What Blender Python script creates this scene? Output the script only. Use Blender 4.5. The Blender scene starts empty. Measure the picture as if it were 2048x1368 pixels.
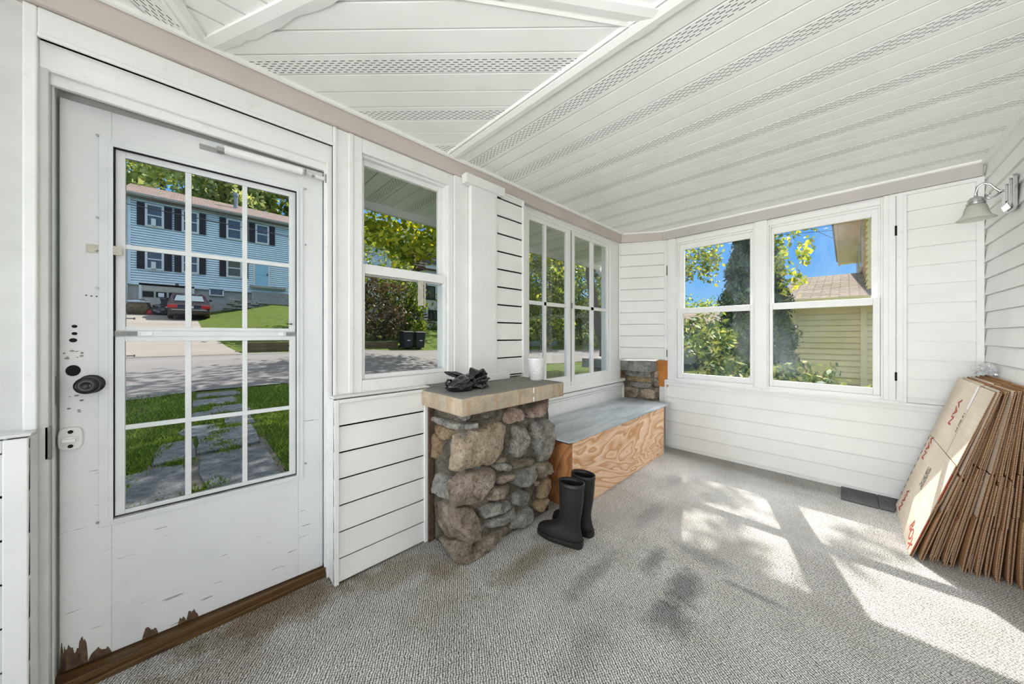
import bpy, bmesh, math, random
import numpy as np
from mathutils import Vector, Matrix
SC = bpy.context.scene
COL = SC.collection
R = math.radians
# ------------------------------------------------------------------ camera
cam = bpy.data.cameras.new('camera'); CAM = bpy.data.objects.new('camera', cam); COL.objects.link(CAM)
CAM.location = (0, 0, 1.245); CAM.rotation_euler = (R(90), 0, R(45.677 - 90))
cam.sensor_width = 36; cam.sensor_fit = 'HORIZONTAL'; cam.lens = 36 * 652.5 / 2048
cam.shift_y = -13.5 / 2048; cam.clip_start = .02; cam.clip_end = 500
SC.camera = CAM
# ------------------------------------------------------------------ sky, sun, large lights, exposure
W = bpy.data.worlds.new('sky'); SC.world = W; W.use_nodes = True
wn = W.node_tree.nodes; wl = W.node_tree.links
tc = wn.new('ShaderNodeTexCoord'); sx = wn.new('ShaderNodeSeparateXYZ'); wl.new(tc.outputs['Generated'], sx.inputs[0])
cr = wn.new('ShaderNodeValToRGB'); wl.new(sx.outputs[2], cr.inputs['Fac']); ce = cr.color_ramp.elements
# clear blue sky, paler at the horizon, with an added bright zone overhead as fill light
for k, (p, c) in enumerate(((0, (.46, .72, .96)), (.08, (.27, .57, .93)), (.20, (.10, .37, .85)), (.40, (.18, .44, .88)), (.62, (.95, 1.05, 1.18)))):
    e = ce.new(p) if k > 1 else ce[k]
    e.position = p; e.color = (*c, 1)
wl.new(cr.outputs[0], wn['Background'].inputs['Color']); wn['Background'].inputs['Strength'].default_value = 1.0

def lamp(name, kind, loc, direction, energy, color=(1, 1, 1), size=None):
    l = bpy.data.lights.new(name, kind); o = bpy.data.objects.new(name, l); COL.objects.link(o)
    o.location = loc; o.rotation_euler = Vector(direction).to_track_quat('-Z', 'Y').to_euler()
    l.energy = energy; l.color = color
    if size: l.shape = 'RECTANGLE'; l.size, l.size_y = size
    return o
SUN_DIR = Vector((-1.26, -.39, -1.56))
sun = lamp('sun', 'SUN', (20, 6, 25), SUN_DIR, 9.0, (1, .95, .86)); sun.data.angle = R(.6)
# unseen fill lamps added behind the photographer to brighten the porch
l1 = lamp('porch_end_fill', 'AREA', (-3.4, .35, 1.33), (1, .02, .03), 20, (1, .99, .97), (2.3, 2.1)); l1.data.spread = R(70)  # added fill lamp beyond the open porch end
lamp('house_side_fill', 'AREA', (-.55, -.60, 1.05), (.40, 1, -.08), 17, (.98, .99, 1), (1.5, 1.5))  # added fill lamp for the street wall; no house window stands here
l2 = lamp('street_side_fill', 'AREA', (-1.45, 1.70, 1.40), (1, -.95, .08), 50, (.98, .99, 1), (1.3, 1.6)); l2.data.spread = R(88)  # added fill lamp for the house wall and boxes; no window behind it
l3 = lamp('porch_end_low_fill', 'AREA', (-2.6, .5, .62), (1, .0, .30), 9, (1, .99, .96), (2.0, .6)); l3.data.spread = R(80)  # added low fill lamp, tilted up to lift the ceiling
lamp('end_window_fill', 'AREA', (5.3, .45, 3.9), (-1, -.12, -1.25), 390, (.95, .98, 1), (2.6, 1.6))  # added fill lamp above the end windows, out of view
SC.view_settings.view_transform = 'Standard'; SC.view_settings.look = 'None'
SC.view_settings.exposure = 0.0; SC.view_settings.gamma = 1.0; SC.view_settings.use_curve_mapping = False
try:
    SC.cycles.use_denoising = True; SC.cycles.denoiser = 'OPENIMAGEDENOISE'
    SC.cycles.max_bounces = 10; SC.cycles.diffuse_bounces = 5; SC.cycles.glossy_bounces = 3
    SC.cycles.transparent_max_bounces = 16; SC.cycles.transmission_bounces = 6
    SC.cycles.sample_clamp_indirect = 6
    SC.cycles.caustics_reflective = False; SC.cycles.caustics_refractive = False
except Exception: pass

# ------------------------------------------------------------------ materials
class NT:
    def __init__(s, name):
        s.m = bpy.data.materials.new(name); s.m.use_nodes = True; s.t = s.m.node_tree
        s.b = s.t.nodes['Principled BSDF']; s.out = s.t.nodes['Material Output']; s._c = None
    def n(s, kind, **kw):
        x = s.t.nodes.new('ShaderNode' + kind)
        for k, v in kw.items(): setattr(x, k, v)
        return x
    def l(s, a, b): s.t.links.new(a, b)
    def coord(s, sc=(1, 1, 1), rot=(0, 0, 0), loc=(0, 0, 0)):
        if s._c is None: s._c = s.n('TexCoord')
        m = s.n('Mapping'); m.inputs['Scale'].default_value = sc; m.inputs['Rotation'].default_value = rot; m.inputs['Location'].default_value = loc
        s.l(s._c.outputs['Object'], m.inputs['Vector']); return m.outputs[0]
    def noise(s, scale, detail=4, rough=.55, sc=(1, 1, 1), rot=(0, 0, 0), dist=0):
        x = s.n('TexNoise'); x.inputs['Scale'].default_value = scale; x.inputs['Detail'].default_value = detail
        x.inputs['Roughness'].default_value = rough; x.inputs['Distortion'].default_value = dist
        s.l(s.coord(sc, rot), x.inputs['Vector']); return x.outputs['Fac']
    def ramp(s, fac, stops, interp='LINEAR'):
        r = s.n('ValToRGB'); r.color_ramp.interpolation = interp
        e = r.color_ramp.elements
        while len(e) < len(stops): e.new(.5)
        for k, (p, c) in enumerate(stops):
            e[k].position = p; e[k].color = (*c, 1) if len(c) == 3 else c
        s.l(fac, r.inputs['Fac']); return r.outputs['Color']
    def mix(s, fac, a, b, mode='MIX'):
        x = s.n('Mix', data_type='RGBA', blend_type=mode)
        for k, v in ((0, fac), (6, a), (7, b)):
            if isinstance(v, (int, float)): x.inputs[k].default_value = v
            elif isinstance(v, tuple): x.inputs[k].default_value = (*v, 1)
            else: s.l(v, x.inputs[k])
        return x.outputs[2]
    def math(s, op, a, b=None, c=None):
        x = s.n('Math', operation=op)
        for k, v in ((0, a), (1, b), (2, c)):
            if v is None: continue
            if isinstance(v, (int, float)): x.inputs[k].default_value = v
            else: s.l(v, x.inputs[k])
        return x.outputs[0]
    def sep(s, vec):
        x = s.n('SeparateXYZ'); s.l(vec, x.inputs[0]); return x.outputs
    def set(s, color=None, rough=None, metal=None, spec=None):
        for key, v in (('Base Color', color), ('Roughness', rough), ('Metallic', metal), ('Specular IOR Level', spec)):
            if v is None: continue
            if isinstance(v, tuple): s.b.inputs[key].default_value = (*v, 1)
            elif isinstance(v, (int, float)): s.b.inputs[key].default_value = v
            else: s.l(v, s.b.inputs[key])
        return s
    def bump(s, h, strength=.3, dist=.01):
        x = s.n('Bump'); x.inputs['Strength'].default_value = strength; x.inputs['Distance'].default_value = dist
        s.l(h, x.inputs['Height']); s.l(x.outputs[0], s.b.inputs['Normal']); return s

def plain(name, color, rough=.5, var=.08, scale=6, metal=0, bump=0, bscale=80, spec=.4, sc=(1, 1, 1)):
    t = NT(name)
    dark = tuple(c * (1 - var) for c in color); light = tuple(min(1, c * (1 + var)) for c in color)
    t.set(t.ramp(t.noise(scale, sc=sc), [(.3, dark), (.7, light)]), rough, metal, spec)
    if bump: t.bump(t.noise(bscale, 3, sc=sc), bump, .004)
    return t.m

VINYL = (.80, .80, .775)
def mk_vinyl():
    t = NT('white_vinyl_siding')
    c = t.ramp(t.noise(3.0), [(.3, (.77, .77, .745)), (.7, (.83, .83, .81))])
    g = t.noise(9, 8, .7, sc=(.5, .5, 3))
    c = t.mix(t.ramp(g, [(.66, (0, 0, 0)), (.8, (.35, .35, .35))]), c, (.62, .60, .55))
    t.set(c, .45, 0, .35); t.bump(t.noise(160, 3, sc=(.12, .12, 1)), .06, .003); return t.m
def mk_paint():
    t = NT('white_gloss_trim_paint')
    c = t.ramp(t.noise(5.0), [(.3, (.76, .765, .75)), (.7, (.82, .82, .805))])
    g = t.noise(14, 9, .75)
    c = t.mix(t.ramp(g, [(.57, (0, 0, 0)), (.76, (.5, .5, .5))]), c, (.60, .57, .50))
    s = t.noise(60, 6, .7, sc=(1, 1, .5))
    c = t.mix(t.ramp(s, [(.735, (0, 0, 0)), (.76, (.7, .7, .7))]), c, (.25, .22, .19))
    t.set(c, .38, 0, .4); t.bump(t.noise(40, 4), .05, .003); return t.m
def mk_door():
    t = NT('scuffed_grey_white_door_paint')
    c = t.ramp(t.noise(2.5), [(.3, (.67, .68, .68)), (.7, (.73, .74, .735))])
    z = t.sep(t.coord())[2]
    low = t.math('SUBTRACT', .62, z)
    for rot, th in ((.45, .665), (-.5, .70), (.2, .715)):
        s = t.noise(22, 5, .6, sc=(.35, 1, 3.2), rot=(0, rot, 0))
        k = t.ramp(t.math('ADD', s, t.math('MULTIPLY', low, .05)), [(th, (0, 0, 0)), (th + .015, (.8, .8, .8))])
        c = t.mix(k, c, (.24, .24, .25))
    d = t.noise(4, 6, .7); c = t.mix(t.ramp(d, [(.55, (0, 0, 0)), (.75, (.3, .3, .3))]), c, (.47, .47, .45))
    t.set(c, .42, 0, .35); t.bump(t.noise(30, 4), .05, .003); return t.m
def mk_beam():
    t = NT('pinkish_grey_beam_paint')
    c = t.ramp(t.noise(4), [(.3, (.53, .465, .435)), (.7, (.60, .53, .50))])
    s = t.noise(35, 7, .75); c = t.mix(t.ramp(s, [(.72, (0, 0, 0)), (.76, (.6, .6, .6))]), c, (.33, .27, .25))
    t.set(c, .6, 0, .25); t.bump(t.noise(90, 4), .12, .003); return t.m
def mk_soffit(name, ang, s0, vented=True, dim=1.0):
    """white soffit panel; the vented strip carries rows of staggered dark slots running along the panel"""
    t = NT(name)
    c = t.ramp(t.noise(4), [(.3, tuple(v * dim for v in (.84, .84, .815))), (.7, tuple(v * dim for v in (.89, .89, .87)))])
    if vented:
        p = t.sep(t.coord(rot=(0, 0, -ang)))
        q = t.math('SUBTRACT', p[1], s0)
        per = t.math('FLOORED_MODULO', q, .32)
        row = t.math('DIVIDE', per, .0118); fr = t.math('FRACT', row)
        st = t.math('MULTIPLY', t.math('FLOORED_MODULO', t.math('FLOOR', row), 2), .5)
        al = t.math('FRACT', t.math('ADD', t.math('DIVIDE', p[0], .036), st))
        k = t.math('MULTIPLY', t.math('LESS_THAN', t.math('ABSOLUTE', t.math('SUBTRACT', fr, .5)), .16), t.math('LESS_THAN', al, .56))
        k = t.math('MULTIPLY', k, t.math('MULTIPLY', t.math('GREATER_THAN', per, .0236), t.math('LESS_THAN', per, .0944)))
        c = t.mix(k, c, (.07, .07, .07))
    t.set(c, .42, 0, .35); return t.m
def mk_carpet():
    t = NT('grey_loop_carpet')
    def rows(rot, pitch, dist):
        w = t.n('TexWave', wave_type='BANDS', bands_direction='X', wave_profile='SIN'); w.inputs['Scale'].default_value = .314 / pitch
        w.inputs['Distortion'].default_value = dist; w.inputs['Detail'].default_value = 3; w.inputs['Detail Scale'].default_value = 1.6
        t.l(t.coord(rot=(0, 0, rot)), w.inputs['Vector']); return w.outputs['Fac']
    loop = t.math('MULTIPLY', rows(.62, .0098, 5.5), t.math('ADD', .35, t.math('MULTIPLY', rows(.62 + 1.45, .0082, 7.0), .65)))
    fl = t.noise(150, 4, .7)
    hgt = t.math('ADD', t.math('MULTIPLY', loop, .52), t.math('MULTIPLY', fl, .72))
    c = t.ramp(hgt, [(.34, (.085, .08, .074)), (.50, (.36, .35, .33)), (.70, (.76, .745, .71))])
    big = t.ramp(t.noise(3.2, 5, .6), [(.3, (.84, .83, .82)), (.7, (1.1, 1.1, 1.12))]); c = t.mix(1.0, c, big, 'MULTIPLY')
    geo = t.coord()
    wob = t.noise(9, 5, .65)
    def blot(x, y, rx, ry, col, amt, c, ang=0):
        m = t.n('Mapping'); m.inputs['Location'].default_value = (-x, -y, 0); t.l(geo, m.inputs['Vector'])
        m2 = t.n('Mapping'); m2.inputs['Rotation'].default_value = (0, 0, -ang); m2.inputs['Scale'].default_value = (1 / rx, 1 / ry, 0); t.l(m.outputs[0], m2.inputs['Vector'])
        ln = t.n('VectorMath', operation='LENGTH'); t.l(m2.outputs[0], ln.inputs[0])
        d = t.math('ADD', ln.outputs['Value'], t.math('MULTIPLY', t.math('SUBTRACT', wob, .5), 1.5))
        k = t.ramp(d, [(.35, (amt,) * 3), (1.0, (0, 0, 0))])
        return t.mix(k, c, t.mix(1.0, c, col, 'MULTIPLY'))
    gr = (.42, .42, .44); br = (.46, .36, .20)
    for a in ((1.72, .55, .20, .10, gr, .9), (1.52, .55, .15, .12, gr, .8), (1.84, .74, .17, .07, gr, .75, .6), (1.93, .30, .03, .16, gr, .6), (1.47, .92, .30, .06, gr, .55, -.4),
              (1.10, .72, .20, .10, gr, .35), (2.25, .95, .3, .08, gr, .4), (2.05, .55, .08, .2, gr, .5), (2.9, 1.05, .3, .1, gr, .25)):
        c = blot(*a[:6], c, *a[6:])
    for a in ((1.30, 1.22, .34, .09, br, .55, .0), (1.62, 1.16, .18, .08, br, .5), (.96, 1.50, .14, .12, br, .6), (.75, 1.66, .28, .14, br, .5), (.30, 1.80, .5, .17, (.42, .34, .24), .95), (.0, 1.6, .4, .2, (.6, .55, .48), .6), (.85, 1.35, .35, .2, (.72, .68, .6), .5), (2.55, 1.36, .8, .05, (.5, .42, .3), .6)):
        c = blot(*a[:6], c, *a[6:])
    t.set(c, .95, 0, .1)
    t.bump(hgt, .5, .006); return t.m
def mk_plywood(name, light, dark, ang=0, rough=.5, sc=(1, 1, 1)):
    t = NT(name)
    n1 = t.noise(1.35, 3, .55, sc=sc, dist=.9)
    rings = t.math('FRACT', t.math('MULTIPLY', n1, 17))
    fine = t.noise(40, 4, .6, sc=(sc[0] * .06, 1, sc[2] * 1.4))
    c = t.ramp(rings, [(0, light), (.5, tuple(a * .55 + b * .45 for a, b in zip(light, dark))), (.82, dark), (1, light)])
    c = t.mix(t.ramp(fine, [(.45, (0, 0, 0)), (.75, (.5, .5, .5))]), c, dark)
    t.set(c, rough, 0, .35); t.bump(fine, .08, .002); return t.m
def mk_stone(name, a, b, c3):
    t = NT(name)
    n = t.noise(9, 9, .68, dist=.5); c = t.ramp(n, [(.34, tuple(v * .8 for v in a)), (.5, b), (.66, tuple(v * 1.08 for v in c3))])
    f = t.noise(70, 6, .75); c = t.mix(t.ramp(f, [(.50, (0, 0, 0)), (.66, (.8, .8, .8))]), c, tuple(v * .28 for v in a))
    w = t.noise(45, 5, .7); c = t.mix(t.ramp(w, [(.66, (0, 0, 0)), (.75, (.5, .5, .5))]), c, (.62, .58, .52))
    t.set(c, .88, 0, .25)
    t.bump(t.math('ADD', t.noise(26, 10, .75), t.math('MULTIPLY', f, .5)), 1.0, .03); return t.m
def mk_concrete():
    t = NT('weathered_concrete_cap')
    c = t.ramp(t.noise(6, 8, .65), [(.3, (.35, .30, .235)), (.55, (.53, .44, .33)), (.75, (.62, .55, .46))])
    f = t.noise(110, 5, .8); c = t.mix(t.ramp(f, [(.5, (0, 0, 0)), (.7, (.6, .6, .6))]), c, (.17, .15, .12))
    c = t.mix(t.ramp(t.noise(30, 4, .6, sc=(1, 1, .12)), [(.45, (0, 0, 0)), (.68, (.55, .55, .55))]), c, (.40, .25, .13)); drip = t.noise(55, 3, .6, sc=(1, 1, .06)); c = t.mix(t.ramp(drip, [(.62, (0, 0, 0)), (.72, (.55, .55, .55))]), c, (.60, .53, .42))
    nrm = t.n('NewGeometry'); up = t.sep(nrm.outputs['Normal'])[2]
    c = t.mix(t.ramp(up, [(.6, (0, 0, 0)), (.9, (.95, .95, .95))]), c, t.ramp(f, [(.35, (.15, .145, .135)), (.7, (.36, .345, .32))]))
    t.set(c, .9, 0, .2); t.bump(t.math('ADD', f, t.noise(20, 6)), .5, .006); return t.m
def mk_glass(name, dust=.0, rim=(.8, .85, .9)):
    t = NT(name); t.t.nodes.remove(t.b)
    tr = t.n('BsdfTransparent'); gl = t.n('BsdfGlossy'); gl.inputs['Roughness'].default_value = .02
    fr = t.n('Fresnel'); fr.inputs['IOR'].default_value = 1.35
    mx = t.n('MixShader'); t.l(t.math('MULTIPLY', fr.outputs[0], .10), mx.inputs[0]); t.l(tr.outputs[0], mx.inputs[1]); t.l(gl.outputs[0], mx.inputs[2])
    last = mx
    if dust:
        d = t.n('BsdfTranslucent'); d.inputs[0].default_value = (*rim, 1)
        k = t.ramp(t.noise(3.5, 5, .6, sc=(1, 1, .5)), [(.42, (dust * .12,) * 3), (.72, (dust,) * 3)])
        sp = t.noise(90, 3, .6); k2 = t.ramp(sp, [(.72, (0, 0, 0)), (.77, (.5, .5, .5))])
        kk = t.math('MAXIMUM', k, t.math('MULTIPLY', k2, dust * 2))
        m2 = t.n('MixShader'); t.l(kk, m2.inputs[0]); t.l(mx.outputs[0], m2.inputs[1]); t.l(d.outputs[0], m2.inputs[2]); last = m2
    t.l(last.outputs[0], t.out.inputs[0]); return t.m
def mk_leaf(name, stops, trans=.45, rough=.5):
    t = NT(name)
    g = t.n('NewGeometry'); c = t.ramp(g.outputs['Random Per Island'], stops)
    t.set(c, rough, 0, .3)
    tl = t.n('BsdfTranslucent'); c2 = t.mix(1.0, c, (1.5, 1.35, .7), 'MULTIPLY'); t.l(c2, tl.inputs[0])
    mx = t.n('MixShader'); mx.inputs[0].default_value = trans
    t.l(t.b.outputs[0], mx.inputs[1]); t.l(tl.outputs[0], mx.inputs[2]); t.l(mx.outputs[0], t.out.inputs[0]); return t.m
def mk_grass_ground():
    t = NT('lawn_grass')
    c = t.ramp(t.noise(26, 9, .75), [(.28, (.045, .07, .014)), (.5, (.105, .155, .028)), (.72, (.20, .26, .055))])
    c = t.mix(t.ramp(t.noise(1.1, 8, .7), [(.48, (0, 0, 0)), (.70, (.7, .7, .7))]), c, (.14, .125, .055)); c = t.mix(t.ramp(t.noise(3.4, 6, .7), [(.45, (0, 0, 0)), (.62, (.6, .6, .6))]), c, (.055, .09, .018))
    t.set(c, .9, 0, .1); t.bump(t.noise(60, 6, .8), .8, .05); return t.m
def mk_asphalt(name, a, b):
    t = NT(name)
    c = t.ramp(t.noise(180, 4, .8), [(.3, a), (.7, b)]); c = t.mix(t.ramp(t.noise(.6, 4, sc=(.25, 1.6, 1)), [(.35, (0, 0, 0)), (.7, (.4, .4, .4))]), c, tuple(v * .72 for v in a))
    t.set(c, .92, 0, .15); t.bump(t.noise(120, 4), .3, .01); return t.m
def mk_shingle(name, a, b, rz=0):
    t = NT(name)
    v = t.n('TexBrick'); v.inputs['Scale'].default_value = 1.0; v.inputs['Color1'].default_value = (*a, 1); v.inputs['Color2'].default_value = (*b, 1); v.inputs['Mortar'].default_value = (*(x * .55 for x in a), 1)
    v.inputs['Mortar Size'].default_value = .012; v.inputs['Brick Width'].default_value = .3; v.inputs['Row Height'].default_value = .14
    t.l(t.coord(rot=(0, 0, rz)), v.inputs['Vector'])
    c = t.mix(1.0, v.outputs['Color'], t.ramp(t.noise(20, 5), [(.3, (.75, .75, .75)), (.7, (1.2, 1.2, 1.2))]), 'MULTIPLY')
    t.set(c, .95, 0, .1); return t.m
def mk_cardboard(name, col, var=.1):
    t = NT(name)
    c = t.ramp(t.noise(5, 6), [(.3, tuple(v * (1 - var) for v in col)), (.7, tuple(v * (1 + var) for v in col))])
    s = t.noise(60, 3, sc=(.04, 1, 1)); c = t.mix(t.ramp(s, [(.5, (0, 0, 0)), (.8, (.3, .3, .3))]), c, tuple(v * .72 for v in col))
    t.set(c, .85, 0, .15); t.bump(s, .1, .002); return t.m
def mk_cardboard_edge():
    t = NT('corrugated_cardboard_edge')
    w = t.n('TexWave', wave_type='BANDS', bands_direction='Z'); w.inputs['Scale'].default_value = 42; w.inputs['Distortion'].default_value = 1.2; w.inputs['Detail'].default_value = 2
    t.l(t.coord(), w.inputs['Vector'])
    t.set(t.ramp(w.outputs['Fac'], [(.2, (.06, .03, .017)), (.55, (.28, .16, .085)), (.92, (.62, .44, .29))]), .9, 0, .1); return t.m
def mk_lid():
    t = NT('worn_grey_blue_lid')
    s = t.noise(9, 6, .7, sc=(.25, 1.3, 1), rot=(0, 0, .25)); c = t.ramp(s, [(.3, (.27, .30, .33)), (.52, (.42, .45, .475)), (.75, (.58, .60, .61))])
    t.set(c, .55, 0, .4); t.bump(s, .2, .003); return t.m

M = dict(vinyl=mk_vinyl(), paint=mk_paint(), door=mk_door(), beam=mk_beam(), carpet=mk_carpet(), concrete=mk_concrete(),
  soffit=mk_soffit('white_soffit', 0, 0, False), glass=mk_glass('window_glass'), dusty=mk_glass('dusty_window_glass', .03, (.75, .86, 1.0)),
  ply=mk_plywood('varnished_plywood_face', (.88, .66, .47), (.58, .28, .12), sc=(.5, 1, 1.9)), plyend=mk_plywood('varnished_plywood_end', (.50, .23, .09), (.28, .11, .04), sc=(1, 1.5, 1)),
  lid=mk_lid(), sill=mk_plywood('dark_stained_threshold', (.125, .066, .02), (.05, .023, .008), sc=(.3, 1, 4)),
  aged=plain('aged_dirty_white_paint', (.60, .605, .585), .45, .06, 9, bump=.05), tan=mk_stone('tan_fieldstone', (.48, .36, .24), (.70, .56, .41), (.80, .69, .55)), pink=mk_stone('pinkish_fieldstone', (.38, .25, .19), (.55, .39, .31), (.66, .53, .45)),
  grey=mk_stone('grey_fieldstone', (.22, .205, .18), (.43, .405, .365), (.66, .625, .575)), brown=mk_stone('brown_fieldstone', (.26, .20, .145), (.46, .375, .285), (.66, .57, .475)),
  ochre=mk_stone('ochre_fieldstone', (.34, .22, .115), (.50, .36, .21), (.60, .46, .31)), beamshade=plain('shaded_beam_paint', (.50, .465, .45), .6, .06, 4, bump=.1), mortar=mk_stone('pier_mortar', (.11, .095, .07), (.22, .19, .15), (.36, .32, .26)),
  black=plain('black_painted_metal', (.007, .007, .008), .3, .2, spec=.5), rubber=plain('black_rubber', (.015, .0135, .0125), .45, .2, 8, bump=.1, bscale=30, spec=.45),
  bag=plain('black_plastic_film', (.008, .008, .009), .10, .2, spec=.8), hole=plain('dark_hole', (.008, .008, .008), .9, .1),
  chrome=plain('brushed_chrome', (.62, .63, .63), .18, .08, metal=1), steel=plain('dull_zinc_steel', (.33, .335, .33), .45, .15, metal=.8), tarn=plain('tarnished_latch_metal', (.20, .20, .18), .5, .3, 20, metal=.6),
  closer=plain('white_enamel', (.80, .80, .79), .3, .05), ceramic=plain('white_ceramic', (.74, .74, .73), .35, .06, bump=.05), rot=plain('rotten_bare_wood', (.10, .06, .038), .95, .5, 30, bump=.8, bscale=60),
  alu=plain('white_aluminium_frame', (.70, .715, .715), .4, .06, 8), track=plain('grey_track_metal', (.24, .24, .225), .6, .35, 30), orange=plain('orange_stained_board', (.50, .19, .035), .55, .25, 5),
  mat=plain('dark_slate_grey_tile', (.085, .088, .092), .6, .2, 12, bump=.1), card=mk_cardboard('cardboard_printed_face', (.70, .60, .49)), cardin=mk_cardboard('brown_cardboard', (.37, .20, .095), .16), cardedge=mk_cardboard_edge(),
  redink=plain('red_box_print', (.42, .07, .05), .8, .2, 60), greyink=plain('grey_box_print', (.16, .14, .12), .8, .2, 60), label=plain('white_paper_label', (.82, .82, .83), .7, .04), tape=plain('yellowed_tape', (.50, .47, .40), .4, .15, 30),
  grass=mk_grass_ground(), road=mk_asphalt('grey_asphalt', (.15, .142, .142), (.25, .24, .235)), drive=mk_asphalt('sunbleached_driveway', (.20, .18, .165), (.32, .29, .26)),
  soil=plain('joint_soil', (.105, .10, .085), .95, .3, 14, bump=.4), slab=mk_stone('bluestone_slab', (.155, .165, .18), (.24, .25, .265), (.33, .335, .34)),
)
def sh(name, **kw): M[name] = plain(**kw)
M['bluesiding'] = plain('pale_blue_lap_siding', (.72, .86, .93), .6, .06, 3); M['shutter'] = plain('near_black_shutter', (.03, .026, .033), .6, .1)
M['housewhite'] = plain('white_house_trim', (.72, .73, .72), .5, .05); M['paneglass'] = plain('dark_reflective_pane', (.10, .11, .12), .08, .2, 3, spec=.8); M['foundation'] = plain('grey_block_foundation', (.40, .375, .34), .9, .15, 4)
M['roofbrown'] = mk_shingle('brown_roof_shingles', (.19, .145, .13), (.28, .225, .205)); M['roofgrey'] = mk_shingle('weathered_tan_shingles', (.22, .18, .145), (.34, .285, .235), R(90))
M['yellow'] = plain('pale_yellow_lap_siding', (.90, .70, .30), .6, .06, 4); M['beige'] = plain('beige_soffit_board', (.88, .74, .63), .6, .06, 4); M['darksiding'] = plain('slate_blue_siding', (.07, .10, .14), .7, .1)
M['garage'] = plain('beige_garage_door', (.50, .45, .38), .6, .08, 5); M['doorblue'] = plain('light_blue_door_paint', (.35, .58, .74), .5, .05)
M['carpaint'] = plain('dark_maroon_car_paint', (.020, .010, .012), .12, .1, spec=.7); M['taillight'] = plain('red_tail_lamp', (.50, .02, .02), .2, .1); M['carglass'] = plain('car_window_glass', (.16, .21, .24), .12, .1, spec=.5)
M['silver'] = plain('silver_car_paint', (.16, .18, .22), .2, .05, spec=.7); M['timber'] = plain('weathered_timber', (.16, .115, .065), .9, .3, 12, sc=(.2, 1, 1)); M['bark'] = plain('tree_bark', (.09, .07, .05), .95, .3, 20, bump=.6, bscale=30)
M['bin'] = plain('charcoal_plastic', (.022, .024, .028), .45, .15); M['cable'] = plain('black_cable', (.02, .02, .02), .6, .1); M['modern'] = plain('white_render_wall', (.78, .80, .82), .7, .04); M['railwood'] = plain('brown_deck_boards', (.13, .065, .04), .8, .3, 8)
M['tarp'] = plain('pale_tarpaulin', (.62, .66, .70), .5, .08); M['scarlet'] = plain('red_plastic', (.35, .03, .025), .4, .1); M['eaveplain'] = mk_soffit('eave_soffit_plain', 0, 0, False)
def opal():
    t = NT('ribbed_frosted_glass'); t.set((.94, .95, .88), .25, 0, .5); t.b.inputs['Transmission Weight'].default_value = .55; t.b.inputs['IOR'].default_value = 1.3
    tl = t.n('BsdfTranslucent'); tl.inputs[0].default_value = (.96, .97, .90, 1); mx = t.n('MixShader'); mx.inputs[0].default_value = .35
    t.l(t.b.outputs[0], mx.inputs[1]); t.l(tl.outputs[0], mx.inputs[2]); t.l(mx.outputs[0], t.out.inputs[0]); return t.m
M['opal'] = opal()
def film():
    t = NT('clear_plastic_film'); t.t.nodes.remove(t.b); tr = t.n('BsdfTransparent'); gl = t.n('BsdfGlossy'); gl.inputs['Roughness'].default_value = .15; gl.inputs[0].default_value = (.95, .95, .97, 1)
    df = t.n('BsdfDiffuse'); df.inputs[0].default_value = (.85, .85, .87, 1); m1 = t.n('MixShader'); m1.inputs[0].default_value = .5; t.l(gl.outputs[0], m1.inputs[1]); t.l(df.outputs[0], m1.inputs[2])
    m2 = t.n('MixShader'); m2.inputs[0].default_value = .5; t.l(tr.outputs[0], m2.inputs[1]); t.l(m1.outputs[0], m2.inputs[2]); t.l(m2.outputs[0], t.out.inputs[0]); return t.m
M['film'] = film()
M['leaf_maple'] = mk_leaf('yellow_green_maple_leaves', [(0, (.10, .16, .018)), (.35, (.24, .32, .03)), (.7, (.42, .46, .05)), (1, (.62, .58, .07))], .55)
M['leaf_dark'] = mk_leaf('dark_green_leaves', [(0, (.03, .06, .016)), (.5, (.09, .15, .035)), (.85, (.19, .26, .06)), (1, (.38, .43, .12))], .42)
M['leaf_mid'] = mk_leaf('mid_green_leaves', [(0, (.07, .12, .022)), (.5, (.18, .27, .045)), (.85, (.34, .40, .08)), (1, (.55, .56, .14))], .5)
M['leaf_pine'] = mk_leaf('pine_needles', [(0, (.18, .25, .11)), (.5, (.38, .46, .20)), (1, (.68, .72, .36))], .5)
M['leaf_cedar'] = mk_leaf('arborvitae_sprays', [(0, (.012, .028, .013)), (.6, (.035, .075, .028)), (1, (.12, .17, .05))], .25)
M['leaf_rhodo'] = mk_leaf('glossy_rhododendron_leaves', [(0, (.03, .06, .015)), (.5, (.09, .14, .03)), (.85, (.24, .27, .07)), (1, (.55, .52, .26))], .3, .25)
M['leaf_brown'] = mk_leaf('bare_brownish_twigs', [(0, (.05, .035, .022)), (.6, (.11, .08, .05)), (1, (.20, .15, .09))], .2)
M['blade'] = mk_leaf('grass_blades', [(0, (.05, .10, .012)), (.5, (.12, .21, .025)), (1, (.27, .36, .06))], .4)

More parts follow.
